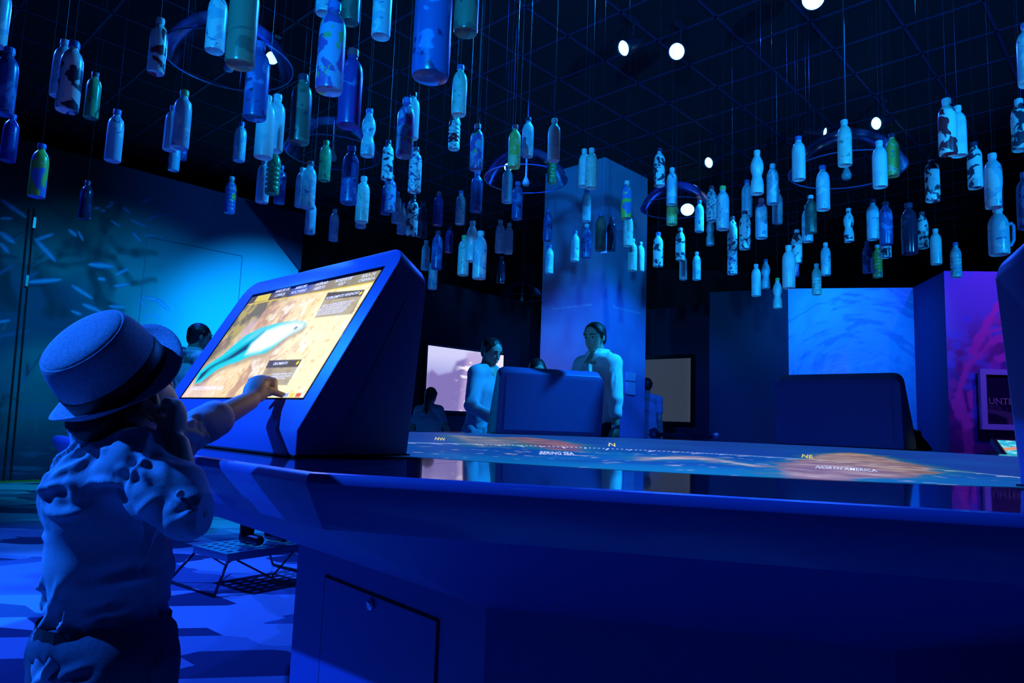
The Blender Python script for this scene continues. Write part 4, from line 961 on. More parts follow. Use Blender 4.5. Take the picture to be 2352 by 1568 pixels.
def folds(V, amp, sc=1., s=0, dirs=((1, .4, .9), (-.7, .5, .8))):
    """cloth folds: ridged noise drawn out along two directions"""
    x, y, z = V.T; o_ = 0
    for i, d in enumerate(dirs):
        d = unit(d); a = unit(np.cross(d, (0.3, 1, .1))); b_ = np.cross(d, a)
        n_ = fbm(V @ d * 3.2 * sc, V @ a * 13 * sc, V @ b_ * 7 * sc, s + 5 * i, 2)
        o_ = o_ + (((1 - np.abs(n_ - .5) * 4.2).clip(0, 1)) ** 1.6 * 2 - .5) * (1, .7)[i % 2]
    return amp * (o_ * .6)

def creases(V, n_, count, amp, ln, w, seed, bias=(.6, .1, .5), keep=None):
    """single sharp cloth creases scattered over a garment: a groove with a raised lip on either side"""
    rg = np.random.RandomState(seed); o_ = np.zeros(len(V))
    for i in rg.choice(len(V), count):
        c, nn = V[i], n_[i]
        if keep is not None and not keep(c): continue
        d = np.array(bias) * rg.choice([-1, 1, 1]) + rg.normal(0, .55, 3); d = unit(d - nn * (d @ nn)); L = ln * rg.uniform(.5, 1.5); ww = w * rg.uniform(.7, 1.5); am = amp * rg.uniform(.4, 1.2)
        bend = unit(np.cross(nn, d)) * rg.uniform(-.35, .35)
        q = V - c; m_ = (q * q).sum(1) < (L * .75) ** 2; q = q[m_]; t = q @ d; f_ = np.clip(1 - np.abs(t) / (L * .5), 0, 1)
        cr = q - t[:, None] * d - (t * t / L)[:, None] * bend; r_ = np.linalg.norm(cr, axis=1); sgn = cr @ np.cross(nn, d)
        fac = np.clip(n_[m_] @ nn, 0, 1) * np.sqrt(f_)
        o_[m_] += fac * am * (-1.0 * np.exp(-(r_ / ww) ** 2) + .85 * np.exp(-((sgn - 2 * ww) / (1.6 * ww)) ** 2) + .25 * np.exp(-((sgn + 2 * ww) / (1.4 * ww)) ** 2))
    return o_
# ------------------------------------------------------------------ the boy in the hat
def boy():
    Q = lambda x, y, Y: at_y(x, y, Y)
    root = empty('person', (-.57, 1.06, 0), label='small boy in a grey felt hat and denim shirt touching the lit screen', cat='person')
    toC = -unit(ray(230, 830))
    hax = unit((-.287, -.731, .619)); Bc = Q(187, 778.4, 1.0) - hax * .0852                                   # the hat sits far back on the head
    axis = unit(hax * .50 + np.array([0, 0, .62]) + _R * .04)
    fwd = np.array([.31, .95, 0]); fwd = unit(fwd - axis * (fwd @ axis)); side = np.cross(fwd, axis)          # side = his right
    ax3 = (side, fwd, axis)
    Hc = Bc - hax * .004 - fwd * .006
    # joints
    neck = Q(262, 1012, 1.075); chest = Q(258, 1130, 1.07); belly = Q(256, 1300, 1.07); pelv = Q(238, 1480, 1.07)
    rs, re, rw = Q(318, 1076, 1.00), Q(432, 1176, .955), Q(411, 1022, 1.02)
    ls, le, lw = Q(240, 1052, 1.15), Q(405, 1010, 1.29), Q(572, 921, 1.455)
    tip = Q(656, 909, 1.498)
    hipr, hipl = pelv + np.array([.045, -.03, -.02]), pelv + np.array([-.045, .035, -.02])
    kr, kl = np.array([hipr[0] + .01, hipr[1] + .01, .30]), np.array([hipl[0] + .01, hipl[1] + .01, .30])
    fr_, fl_ = np.array([kr[0] - .005, kr[1], .065]), np.array([kl[0] - .005, kl[1], .065])
    # ---- body
    B = Blob((-.86, .85, .01), (-.40, 1.60, 1.12), .0032)
    B.ell(Hc, (.062, .071, .070), ax3, .01)
    B.ell(Hc - axis * .045 + fwd * .020, (.048, .056, .050), ax3, .025)                    # cheeks and jaw
    B.ell(Hc - axis * .083 + fwd * .042, (.026, .024, .020), ax3, .02)                     # chin
    B.ell(Hc - axis * .052 + fwd * .050 + side * .018, (.026, .026, .026), ax3, .02)       # cheek
    B.ell(Hc - axis * .052 + fwd * .050 - side * .020, (.026, .026, .026), ax3, .02)
    nose = Hc - axis * .036 + fwd * .088
    B.cone(Hc - axis * .008 + fwd * .072, nose, .007, .0095, .008); B.ell(nose, (.011, .010, .0085), ax3, .006)
    B.cone(Hc - axis * .062 + fwd * .081 - side * .012, Hc - axis * .062 + fwd * .081 + side * .012, .006, .006, .006)
    B.cone(Hc - axis * .071 + fwd * .078 - side * .010, Hc - axis * .071 + fwd * .078 + side * .010, .006, .006, .006)
    for s_ in (-1, 1):
        B.ell(Hc - axis * .028 - fwd * .008 + side * s_ * .064, (.009, .016, .024), ax3, .006)
        B.ell(Hc - axis * .012 + fwd * .068 + side * s_ * .028, (.014, .010, .009), ax3, .01, cut=True)
    B.cone(Hc - axis * .05 - fwd * .018, neck - np.array([0, 0, .01]), .036, .036, .02)
    B.chain([neck, chest, belly, pelv], [.045, .066, .062, .066], .03)
    B.chain([rs, re], [.026, .021], .02); B.chain([re, re + (rw - re) * .3, rw], [.021, .0205, .0150], .012)
    B.chain([ls, le], [.030, .025], .02); B.chain([le, le + (lw - le) * .4, lw], [.026, .027, .0195], .012)
    for h, k_, f_ in ((hipr, kr, fr_), (hipl, kl, fl_)): B.chain([h, k_, f_], [.052, .040, .028], .02)
    # right hand lifted to the mouth: knuckles up, fingers to the lips
    hd = unit(Q(399, 945, 1.04) - rw); palm = unit(fwd * -.2 + _R * -.9 + np.array([0, .2, 0]))
    L = .105; acr_ = unit(np.cross(hd, palm)) * -1
    pc = rw + hd * .034
    B.ell(pc, (.034, .022, .012), (hd, unit(np.cross(palm, hd)), palm), .010)
    mouth = Hc - axis * .066 + fwd * .080
    for i, (o_, ex) in enumerate(((-.018, .010), (-.006, .0), (.006, -.004), (.018, -.010))):
        b0 = rw + hd * .062 + unit(np.cross(palm, hd)) * o_
        m1 = Q(402 - 5 * i, 928 + 5 * i, 1.045 + .008 * i); m2 = Q(374 - 1 * i, 936 + 6 * i, 1.080 + .005 * i)
        B.cone(b0, m1, .0088, .0082, .005); B.cone(m1, m2, .0082, .0068, .003)
    t0 = rw + hd * .025 - _R * .018; t1 = Q(378, 972, 1.035); t2 = Q(362, 962, 1.055)
    B.cone(t0, t1, .0105, .0088, .006); B.cone(t1, t2, .0088, .0072, .004)
    # left hand on the screen: back of the hand up, thumb stretched to the glass, fingers curled
    hk = Q(600, 865, 1.50)                                                                 # knuckle ridge
    hd = unit(hk - lw); up_ = unit(np.array([0, -.35, 1]) - hd * (np.array([0, -.35, 1]) @ hd)); ac_ = np.cross(hd, up_)
    B.ell(lw + (hk - lw) * .52, (.036, .024, .0135), (hd, ac_, up_), .012)
    for i, o_ in enumerate((.016, .005, -.007, -.018)):
        k0 = lw + (hk - lw) * .90 + ac_ * o_ - np.array([0, 0, .003 * abs(i - 1)])
        k1 = k0 + _R * .012 + np.array([0, .004, -.004]) + hd * .004
        k2 = k1 + _R * .004 + np.array([0, -.002, -.020]); k3 = k2 - _R * .011 + np.array([0, 0, -.006])
        B.cone(k0, k1, .0084, .0078, .005); B.cone(k1, k2, .0078, .0070, .003); B.cone(k2, k3, .0070, .0062, .003)
    i0 = lw + (hk - lw) * .45 + ac_ * .014 - np.array([0, 0, .014]); i1 = Q(618, 897, 1.485); i2 = tip
    B.cone(i0, i1, .0100, .0082, .007); B.cone(i1, i2, .0080, .0058, .003)
    link('body', B.mesh('body'), skin_mat('skin_boy', (.55, .34, .27)), root)
    # ---- hair at the nape and temples
    H = Blob(Hc - .14, Hc + .14, .004)
    H.ell(Hc - fwd * .014 - axis * .004, (.066, .070, .070), ax3, .01); H.ell(Hc - fwd * .048 - axis * .042, (.048, .030, .040), ax3, .02)
    H.cone(Hc - fwd * .008 + side * .064 - axis * .005, Hc - fwd * .004 + side * .062 - axis * .050, .013, .009, .01)
    H.ell(Hc + fwd * .085 - axis * .02, (.058, .05, .06), ax3, .01, cut=True)
    H.clip(Bc - hax * .002, hax)
    link('hair', H.mesh('hair', lambda V, n_: .003 * (fbm(V[:, 0] * 160, V[:, 1] * 160, V[:, 2] * 25, 3, 2) - .5)), mat('hair_boy', (.035, .022, .018), .6), root)
    # ---- shirt: torso, rolled sleeves, collar
    S = Blob((-.86, .82, .52), (-.40, 1.55, 1.0), .0036)
    flat = (unit((.45, .89, 0)), .92)
    S.chain([neck - np.array([0, 0, .03]), chest], [.058, .078], .03)
    S.chain([chest, belly, pelv + np.array([0, 0, -.02])], [.080, .079, .086], .03)
    S.ell(chest + np.array([-.006, -.02, .0]), (.070, .066, .07), None, .04)
    S.chain([Q(236, 1040, 1.12), Q(312, 1060, 1.02)], [.046, .048], .03)                    # shoulder yoke
    S.chain([rs, rs + (re - rs) * .55, re + np.array([.002, 0, -.004])], [.048, .040, .033], .025)
    cuff = re + (rw - re) * .40
    S.chain([re, cuff], [.033, .0275], .015); S.cone(cuff - (rw - re) * .16, cuff, .030, .0285, .004)
    S.clip(neck + np.array([0, 0, .045]), (0, 0, 1))
    S.chain([ls, le], [.045, .040], .03); lc = le + (lw - le) * .50
    S.chain([le, lc], [.039, .034], .02); S.cone(lc - (lw - le) * .26, lc, .036, .0365, .004)
    # collar stand
    for k_ in range(14):
        a0, a1 = 2 * math.pi * k_ / 14, 2 * math.pi * (k_ + 1) / 14
        c0 = neck + np.array([math.cos(a0) * .050, math.sin(a0) * .050, .006 + .010 * math.cos(a0 - 3.9)]); c1 = neck + np.array([math.cos(a1) * .050, math.sin(a1) * .050, .006 + .010 * math.cos(a1 - 3.9)])
        S.cone(c0, c1, .011, .011, .008); S.cone(c0 + np.array([0, 0, .014]), c1 + np.array([0, 0, .014]), .0075, .0075, .006)
    S.cone(neck + fwd * .045 + np.array([0, 0, -.012]), neck - fwd * -.01 + np.array([0, 0, .08]), .030, .034, .006, cut=True)
    # hem drops lower at the back
    back = np.array([-.70, -.55, 0]); S.clip(pelv + np.array([0, 0, -.035]), unit((.22, .10, -1)))
    def sh_d(V, n_):
        o_ = folds(V, .0030, .8, 7, ((.75, .1, .62), (.85, -.2, -.45))) + .008 * (fbm(V[:, 0] * 11, V[:, 1] * 11, V[:, 2] * 9, 5, 2) - .5)
        o_ = o_ + creases(V, n_, 120, .0078, .095, .0056, 11, (.75, .0, .45)) + creases(V, n_, 80, .0042, .045, .0045, 5, (.2, .1, .8))
        near_cuff = np.minimum(np.linalg.norm(V - cuff, axis=1), np.linalg.norm(V - lc, axis=1)); return o_ * sm(near_cuff, .02, .09)
    dn = mat('denim', (.32, .38, .52), .85, spec=.15); speckle(dn, (.38, .43, .56), (.48, .54, .66), 420, .35, .65); bumpy(dn, 700, .35, .0008)
    shirt = link('shirt', S.mesh('shirt', sh_d), dn, root)
    bm = bmesh.new(); lathe(bm, [(.0055, 0), (.0055, .002), (.003, .003)], 12, aim(Q(414, 1134, .925), unit(toC + _R * .2))); from_bm('button', bm, mat('button_pearl', (.8, .8, .8), .3), shirt, smooth=True)
    # ---- trousers, belt, shoes
    T = Blob((-.84, .86, .03), (-.40, 1.28, .70), .0042)
    T.ell(pelv + np.array([0, 0, .01]), (.092, .088, .055), None, .02)
    for h, k_, f_ in ((hipr, kr, fr_), (hipl, kl, fl_)): T.chain([h, k_, f_ + np.array([0, 0, .01])], [.076, .056, .048], .025)
    T.clip(pelv + np.array([0, 0, .045]), (0, 0, 1))
    tm = mat('trousers_navy', (.10, .11, .18), .9, spec=.1); speckle(tm, (.09, .10, .17), (.14, .15, .22), 300, .35, .65)
    tr_ = link('trousers', T.mesh('trousers', lambda V, n_: creases(V, n_, 70, .0045, .08, .006, 31, (.5, .1, .4))), tm, root)
    bm = bmesh.new()
    for k_ in range(24):
        a0, a1 = 2 * math.pi * k_ / 24, 2 * math.pi * (k_ + 1) / 24; c_ = pelv + np.array([0, 0, .028]); R1 = .0885
        vv = [bm.verts.new(c_ + np.array([math.cos(a) * R1, math.sin(a) * (R1 - .003), z_])) for a, z_ in ((a0, -.012), (a1, -.012), (a1, .012), (a0, .012))]; bm.faces.new(vv)
    from_bm('belt', bm, mat('belt_dark', (.03, .025, .03), .5), tr_)
    for f_ in (fr_, fl_):
        K = Blob(f_ + np.array([-.09, -.10, -.065]), f_ + np.array([.14, .15, .05]), .005)
        d_ = unit((.45, .89, 0)); K.chain([f_ + np.array([0, 0, -.03]) - d_ * .02, f_ + np.array([0, 0, -.038]) + d_ * .085], [.032, .027], .01); K.cone(f_ + np.array([0, 0, -.03]), f_ + np.array([0, 0, .0]), .033, .032, .01); K.clip((0, 0, .003), (0, 0, -1))
        link('shoe', K.mesh('shoe'), mat('shoe_dark', (.03, .03, .04), .5), root)
    # ---- hat
    felt = bumpy(speckle(mat('felt_grey', (.28, .30, .40), .95, spec=.1), (.36, .37, .47), (.50, .52, .62), 260, .35, .65), 420, .5, .0014)
    hat = mk('hat', [(0, 0, 0)], [], None, root)
    bpy.data.objects.remove(hat)
    hfw = unit(np.array([.45, .89, 0]) - hax * (np.array([.45, .89, 0]) @ hax)); hsd = np.cross(hfw, hax)
    hat_frame = Matrix(((hsd[0], hfw[0], hax[0], Bc[0]), (hsd[1], hfw[1], hax[1], Bc[1]), (hsd[2], hfw[2], hax[2], Bc[2]), (0, 0, 0, 1))) @ Matrix.Diagonal((.98, 1.03, 1, 1))
    bm = bmesh.new()
    lathe(bm, [(.0742, -.004), (.0744, .018), (.0730, .042), (.0695, .064), (.0650, .078), (.0622, .0838), (.0610, .0845), (.0600, .0832), (.0592, .0845), (.056, .0870), (.040, .0905), (.02, .0922), (.001, .0926)], 72, hat_frame)
    hat = from_bm('hat', bm, felt, root, smooth=True); hat['label'] = 'grey felt hat'
    bm = bmesh.new(); lathe(bm, [(.0748, -.002), (.0762, .0), (.0755, .027), (.0742, .029)], 72, hat_frame, cap=False); from_bm('hat_band', bm, mat('ribbon_black', (.006, .006, .012), .5), hat, smooth=True)
    bm = bmesh.new(); rings = []
    for k_ in range(96):
        t = 2 * math.pi * k_ / 96; w_ = math.cos(t - 1.9); rr2 = []
        wav = .018 * w_ * w_ * (1 if w_ > 0 else 1.7) - .008 * math.sin(t - 1.9) ** 2
        for f_, th in ((0, 1), (.25, 1), (.5, 1), (.75, 1), (.97, 1), (1.0, 0), (.97, -1), (.5, -1), (0, -1)):
            r_ = .074 + .0265 * f_; z_ = wav * f_ ** 1.6 + .0013 * th
            rr2.append(bm.verts.new(hat_frame @ Vector((r_ * math.cos(t), r_ * math.sin(t), z_))))
        rings.append(rr2)
    for k_ in range(96):
        A_, B_ = rings[k_], rings[(k_ + 1) % 96]
        for q in range(len(A_) - 1): bm.faces.new((A_[q], A_[q + 1], B_[q + 1], B_[q]))
    from_bm('hat_brim', bm, felt, hat, smooth=True)
    return root
boy()

# ------------------------------------------------------------------ the other visitors
FABRIC = {}
def cloth(name, c, scale=240):
    if name in MATS: return MATS[name]
    m_ = mat(name, c, .85, spec=.15); c2 = tuple(min(1, x * 1.18 + .01) for x in c)
    speckle(m_, c, c2, scale, .35, .65); return m_
def rot(v, a): c, s_ = math.cos(a), math.sin(a); return np.array([v[0] * c - v[1] * s_, v[0] * s_ + v[1] * c, v[2]])
def person(label, loc, heading, H, skin=(.55, .34, .26), top=None, top_mat=None, legs_mat=None, hair_mat=None, arms=None, lean=0., yaw=0., nod=0., female=False, hair='short', vox=.0065, shoes=True, shoe_len=.15, crop=None, sleeve=(1, 1), face=True, stance=.055, curl=.35, hem=.47, z0=0.):
    """heading: the way the body faces (degrees, 0 = +X). arms: two (elbow, wrist, hand direction) in body units of H; x = his right, y = forward, z = up"""
    hr = math.radians(heading - 90)
    def W(p):                                                    # body space -> world
        p = np.array(p, float) * H
        t = max(0, p[2] - .50 * H); p = p + np.array([0, t * math.sin(lean), -t * (1 - math.cos(lean))])
        return rot(p, hr) + np.array([loc[0], loc[1], z0])
    D = lambda v: rot(np.array(v, float), hr)
    root = empty('person', (loc[0], loc[1], z0), label=label, cat='person')
    sw_ = .090 if female else .102; hw = .056
    sh = {1: (sw_, 0, .805), -1: (-sw_, 0, .805)}
    arms = arms or {}
    A = {s_: arms.get(s_, ((s_ * (sw_ + .025), -.02, .635), (s_ * (sw_ + .03), .03, .49), (0, .15, -1))) for s_ in (1, -1)}
    # head frame
    hz = hr - yaw
    fw = rot(np.array([0, math.cos(nod), -math.sin(nod)]), hz); up_ = rot(np.array([0, math.sin(nod), math.cos(nod)]), hz); sd = np.cross(fw, up_); ax3 = (sd, fw, up_)
    nk = W((0, .0, .855)); hc = nk + np.array([0, 0, .055 * H]) + fw * .022 * H + up_ * .022 * H
    pts = [W((x, y, z)) for x, y, z in ((-.2, -.15, 0), (.2, .2, 1), (.2, -.15, 0), (-.2, .2, 1))] + [W(q) for s_ in (1, -1) for q in A[s_][:2]] + [hc]
    lo = np.min(pts, 0) - .16; hi = np.max(pts, 0) + .16; lo[2] = z0
    if crop: hi[2] = min(hi[2], crop)
    B = Blob(lo, hi, vox)
    h_ = H
    B.ell(hc + up_ * .012 * h_ - fw * .004 * h_, (.0440 * h_, .0560 * h_, .0510 * h_), ax3, .012)
    B.ell(hc - up_ * .022 * h_ + fw * .016 * h_, (.0345 * h_, .036 * h_, .040 * h_), ax3, .02)
    B.ell(hc - up_ * .054 * h_ + fw * .034 * h_, (.016 * h_, .013 * h_, .011 * h_), ax3, .012)
    if face:
        ns = hc - up_ * .016 * h_ + fw * .061 * h_
        B.cone(hc + up_ * .008 * h_ + fw * .050 * h_, ns, .005 * h_, .0068 * h_, .006); B.ell(ns - up_ * .001 * h_, (.0092 * h_, .006 * h_, .0055 * h_), ax3, .004)
        for q, r_ in ((.034, .0042), (.039, .0042)): B.cone(hc - up_ * q * h_ + fw * .0485 * h_ - sd * .010 * h_, hc - up_ * q * h_ + fw * .0485 * h_ + sd * .010 * h_, r_ * h_, r_ * h_, .004)
        for s_ in (-1, 1):
            B.ell(hc + up_ * .003 * h_ + fw * .050 * h_ + sd * s_ * .0185 * h_, (.010 * h_, .008 * h_, .0065 * h_), ax3, .006, cut=True)
            B.ell(hc + up_ * .003 * h_ + fw * .041 * h_ + sd * s_ * .0185 * h_, (.0072 * h_, .0062 * h_, .0055 * h_), ax3, .002)
            B.cone(hc + up_ * .014 * h_ + fw * .0495 * h_ + sd * s_ * .010 * h_, hc + up_ * .013 * h_ + fw * .0455 * h_ + sd * s_ * .028 * h_, .0045 * h_, .004 * h_, .008)
            B.ell(hc - up_ * .006 * h_ - fw * .002 * h_ + sd * s_ * .0445 * h_, (.005 * h_, .0105 * h_, .0165 * h_), ax3, .004)
    B.cone(hc - up_ * .03 * h_ - fw * .014 * h_, W((0, -.006, .83)), .030 * h_, .034 * h_, .02)
    B.chain([W((0, 0, .80)), W((0, 0, .70)), W((0, 0, .60)), W((0, 0, .53))], [.060 * h_, .066 * h_, .058 * h_, .066 * h_], .03)
    for s_ in (1, -1):
        a_, e_, w_ = W(sh[s_]), W(A[s_][0]), W(A[s_][1])
        B.cone(W((0, 0, .80)), a_, .040 * h_, .034 * h_, .03); B.chain([a_, e_], [.028 * h_, .0225 * h_], .02)
        B.chain([e_, e_ + (w_ - e_) * .3, w_], [.0225 * h_, .0220 * h_, .0145 * h_], .012)
        d_ = D(A[s_][2]); ac_ = np.cross(d_, D((s_, 0, .15))) * s_
        fingers(B, w_, d_, ac_ if np.linalg.norm(ac_) > .1 else D((0, 1, 0)), D((-s_, .25, 0)), .105 * h_, (curl,) * 4, .0048 * h_)
        kn, an = W((s_ * stance, .012, .285)), W((s_ * stance, -.008, .05))
        B.chain([W((s_ * hw, 0, .53)), kn], [.056 * h_, .036 * h_], .03); B.chain([kn, kn + (an - kn) * .3, an], [.035 * h_, .034 * h_, .020 * h_], .015)
        B.chain([an - np.array([0, 0, .02 * h_]), an + D((0, .085 * h_, -.034 * h_))], [.020 * h_, .014 * h_], .01)
    B.clip((0, 0, z0 + .004), (0, 0, -1))
    link('body', B.mesh('body'), skin_mat('skin_' + ''.join('%02d' % int(x * 99) for x in skin), skin), root)
    # garments
    tm = top_mat
    S = Blob(lo, hi, vox)
    wst = .060 if female else .068
    S.chain([W((0, 0, .815)), W((0, .004, .72)), W((0, 0, .61)), W((0, 0, .53)), W((0, 0, hem))], [.056 * h_, .082 * h_, (wst + .012) * h_, .082 * h_, .084 * h_], .04)
    for s_ in (1, -1):
        a_, e_, w_ = W(sh[s_]), W(A[s_][0]), W(A[s_][1])
        S.cone(W((s_ * .04, 0, .82)), a_, .042 * h_, .042 * h_, .03)
        S.cone(W((s_ * .05, .01, .72)), W((s_ * .05, .01, .56)), .062 * h_, .060 * h_, .04)
        f_ = sleeve[0 if s_ == 1 else 1]
        if f_ <= 1: S.cone(a_, a_ + (e_ - a_) * f_, .041 * h_, .036 * h_, .02)
        else:
            S.cone(a_, e_, .041 * h_, .035 * h_, .02); q = e_ + (w_ - e_) * (f_ - 1); S.cone(e_, q, .034 * h_, .029 * h_, .015); S.cone(q - (w_ - e_) * .12, q, .031 * h_, .031 * h_, .004)
    S.clip(W((0, 0, hem)), (0, 0, -1)); S.clip(W((0, 0, .862)), (0, 0, 1))
    if top == 'collar':
        for k_ in range(12):
            a0, a1 = 2 * math.pi * k_ / 12, 2 * math.pi * (k_ + 1) / 12
            if abs(k_ - 2.5) < 1: continue
            S.cone(W((math.cos(a0) * .044, math.sin(a0) * .044 - .004, .846)), W((math.cos(a1) * .044, math.sin(a1) * .044 - .004, .846)), .014 * h_, .014 * h_, .006)
            S.cone(W((math.cos(a0) * .042, math.sin(a0) * .042 - .008, .864)), W((math.cos(a1) * .042, math.sin(a1) * .042 - .008, .864)), .009 * h_, .009 * h_, .006)
        S.cone(W((0, .08, .79)), W((0, .045, .87)), .012 * h_, .026 * h_, .008, cut=True)
    else:
        S.cone(W((0, .05, .842)), W((0, .03, .88)), .030 * h_, .045 * h_, .008, cut=True)
    link('shirt' if not female or top == 'shirt' else 'blouse', S.mesh('shirt', lambda V, n_: folds(V, .004, .5, int(H * 100), ((.2, .3, 1), (.8, .2, .5))) + creases(V, n_, 45, .008, .16, .011, int(H * 100), (.3, .1, .8))), tm, root)
    T = Blob(lo, np.array([*hi[:2], min(hi[2], z0 + .62 * H)]), vox)
    T.ell(W((0, -.006, .53)), (.088 * h_, .080 * h_, .07 * h_), None, .03)
    for s_ in (1, -1):
        kn, an = W((s_ * stance, .012, .285)), W((s_ * stance, -.008, .045)); T.chain([W((s_ * hw, 0, .52)), kn, an], [.064 * h_, .046 * h_, .037 * h_], .03)
    T.clip((0, 0, z0 + .025 * h_), (0, 0, -1))
    link('trousers', T.mesh('trousers', lambda V, n_: folds(V, .006, .8, 3, ((.1, .2, 1), (.9, .2, .4)))), legs_mat, root)
    if hair:
        Hh = Blob(hc - .17 * max(1, H), hc + .17 * max(1, H), min(vox, .006)); 
        Hh.ell(hc + up_ * .017 * h_ - fw * .010 * h_, (.0485 * h_, .0560 * h_, .0520 * h_), ax3, .01)
        Hh.ell(hc - up_ * .012 * h_ - fw * .030 * h_, (.040 * h_, .032 * h_, .040 * h_), ax3, .02)
        for s_ in (-1, 1): Hh.cone(hc + up_ * .02 * h_ + sd * s_ * .042 * h_ + fw * .006 * h_, hc - up_ * .006 * h_ + sd * s_ * .043 * h_ + fw * .006 * h_, .010 * h_, .005 * h_, .008)
        Hh.ell(hc + fw * .060 * h_ - up_ * .022 * h_, (.042 * h_, .048 * h_, .056 * h_), ax3, .008, cut=True)
        if hair == 'long': Hh.ell(hc - up_ * .04 * h_ - fw * .036 * h_, (.040 * h_, .022 * h_, .045 * h_), ax3, .02)
        if hair == 'bun': Hh.ell(hc + up_ * .028 * h_ - fw * .060 * h_, (.024 * h_, .022 * h_, .022 * h_), ax3, .012)
        ho = link('hair', Hh.mesh('hair', lambda V, n_: .005 * (fbm(V[:, 0] * 120, V[:, 1] * 120, V[:, 2] * 40, 3, 2) - .5)), hair_mat, root)
        if hair == 'ponytail':
            P = [hc + up_ * .02 * h_ - fw * .056 * h_, hc - up_ * .02 * h_ - fw * .075 * h_, hc - up_ * .075 * h_ - fw * .075 * h_, hc - up_ * .13 * h_ - fw * .070 * h_, hc - up_ * .175 * h_ - fw * .066 * h_ + sd * .006]
            bm = bmesh.new(); tube(bm, P, [.016 * h_, .022 * h_, .017 * h_, .019 * h_, .004], 10); from_bm('ponytail', bm, hair_mat, ho, smooth=True)
            bm = bmesh.new(); tube(bm, [P[0] - up_ * .004, P[0] - up_ * .016], .019 * h_, 10); from_bm('hair_tie', bm, mat('tie_dark', (.02, .02, .05), .6), ho)
    if face:
        for s_ in (-1, 1):
            c_ = hc + up_ * .003 * h_ + fw * .0455 * h_ + sd * s_ * .0185 * h_
            bm = bmesh.new(); bmesh.ops.create_uvsphere(bm, u_segments=10, v_segments=6, radius=.0042 * h_, matrix=Matrix.Translation(c_)); from_bm('eye', bm, mat('eye_dark', (.02, .015, .015), .2), root, smooth=True)
            bm = bmesh.new(); tube(bm, [hc + up_ * .0165 * h_ + fw * .053 * h_ + sd * s_ * .008 * h_, hc + up_ * .0185 * h_ + fw * .051 * h_ + sd * s_ * .018 * h_, hc + up_ * .0155 * h_ + fw * .046 * h_ + sd * s_ * .029 * h_], [.0025 * h_, .003 * h_, .0015 * h_], 6); from_bm('eyebrow', bm, hair_mat or mat('eye_dark'), root, smooth=True)
    if shoes:
        for s_ in (1, -1):
            an = W((s_ * stance, -.008, .045)); d_ = D((0, 1, 0)); K = Blob(an - .16, an + np.array([.2, .2, .12]), .006)
            K.chain([an + np.array([0, 0, -.030 * h_ + .02]) - d_ * .012 * h_, an + np.array([0, 0, -.033 * h_ + .02]) + d_ * .092 * h_], [.029 * h_, .024 * h_], .012); K.cone(an, an + np.array([0, 0, .03 * h_]), .029 * h_, .030 * h_, .012)
            K.clip((0, 0, z0 + .003), (0, 0, -1)); link('shoe', K.mesh('shoe'), mat('shoe_black', (.012, .012, .016), .35), root)
    return root, W, hc, (sd, fw, up_)
HB = mat('hair_black', (.010, .008, .010), .5); HBR = mat('hair_brown', (.03, .02, .016), .5)
JN = cloth('jeans_dark', (.02, .022, .05)); WSH = cloth('shirt_white', (.70, .74, .76)); GBL = cloth('blouse_grey', (.36, .44, .56)); BLK = cloth('cloth_black', (.008, .008, .012))
# man in white at the far side of the table, one hand on its edge
mp_ = at_y(1392, 990, 5.58)
r_, W_, hc_, _a = person('tall man in a white shirt with rolled sleeves leaning a hand on the table', (mp_[0] - .05, 5.74), 215, 1.80, (.50, .32, .24), 'collar', WSH, JN, HB,
    arms={-1: ((-.140, .02, .645), (-.150, .03, .505), (-.35, .35, -.8)), 1: ((.145, .05, .64), (.12, .16, .53), (-.2, .9, -.2))}, lean=.03, yaw=-.30, nod=.22, hair='short', sleeve=(1.45, 1.45), vox=.0062)
wr_ = W_((-.150, .03, .505)); el_ = W_((-.140, .02, .645)); d_ = unit(wr_ - el_)
bm = bmesh.new(); lathe(bm, [(.031, -.012), (.033, -.006), (.033, .006), (.031, .012)], 18, aim(wr_ - d_ * .035, d_), cap=False); from_bm('bracelet', bm, mat('bracelet_steel', (.7, .75, .8), .2, 1), r_, smooth=True)
pk = W_((-.062, .088, .70)); bm = bmesh.new(); bx(bm, pk, (.075, .012, .085), math.radians(215 - 90)); from_bm('badge', bm, mat('badge_black', (.01, .01, .015), .5), r_)
# woman beside him, looking down at her console
wp_ = at_y(1112, 900, 5.70)
person('woman with dark hair tied back and a grey blouse, looking down at her console', (wp_[0] - .02, 5.85), 325, 1.66, (.56, .37, .29), 'round', GBL, cloth('skirt_grey', (.30, .36, .48)), HB,
    arms={-1: ((-.150, .02, .655), (-.105, .145, .585), (.35, .9, -.2)), 1: ((.140, .03, .645), (.10, .16, .575), (-.3, .9, -.2))}, lean=.08, yaw=.25, nod=.40, female=True, hair='bun', sleeve=(1.7, 1.7), vox=.0062, hem=.40)
# somebody bent behind the console: only the hair shows
hp_ = at_y(1222, 832, 6.5)
person('dark-haired visitor hidden behind the console, only the top of the head showing', (hp_[0] + .02, 6.5), 285, 1.56, (.5, .32, .25), 'round', BLK, JN, HB, lean=.10, nod=.5, hair='short', vox=.009)
# girl with a braid, back to us, by the lilac screen
gp_ = at_y(988, 900, 7.6)
person('girl with a long dark ponytail and pale top, back turned, before the lilac screen', (gp_[0], 7.6), 70, 1.30, (.5, .33, .26), 'round', cloth('tee_pale', (.34, .42, .52)), JN, HB, nod=.1, hair='ponytail', sleeve=(.55, .55), vox=.0065, female=True,
    arms={1: ((.165, .01, .65), (.165, .08, .53), (0, .6, -.8)), -1: ((-.165, .01, .65), (-.165, .08, .53), (0, .6, -.8))})
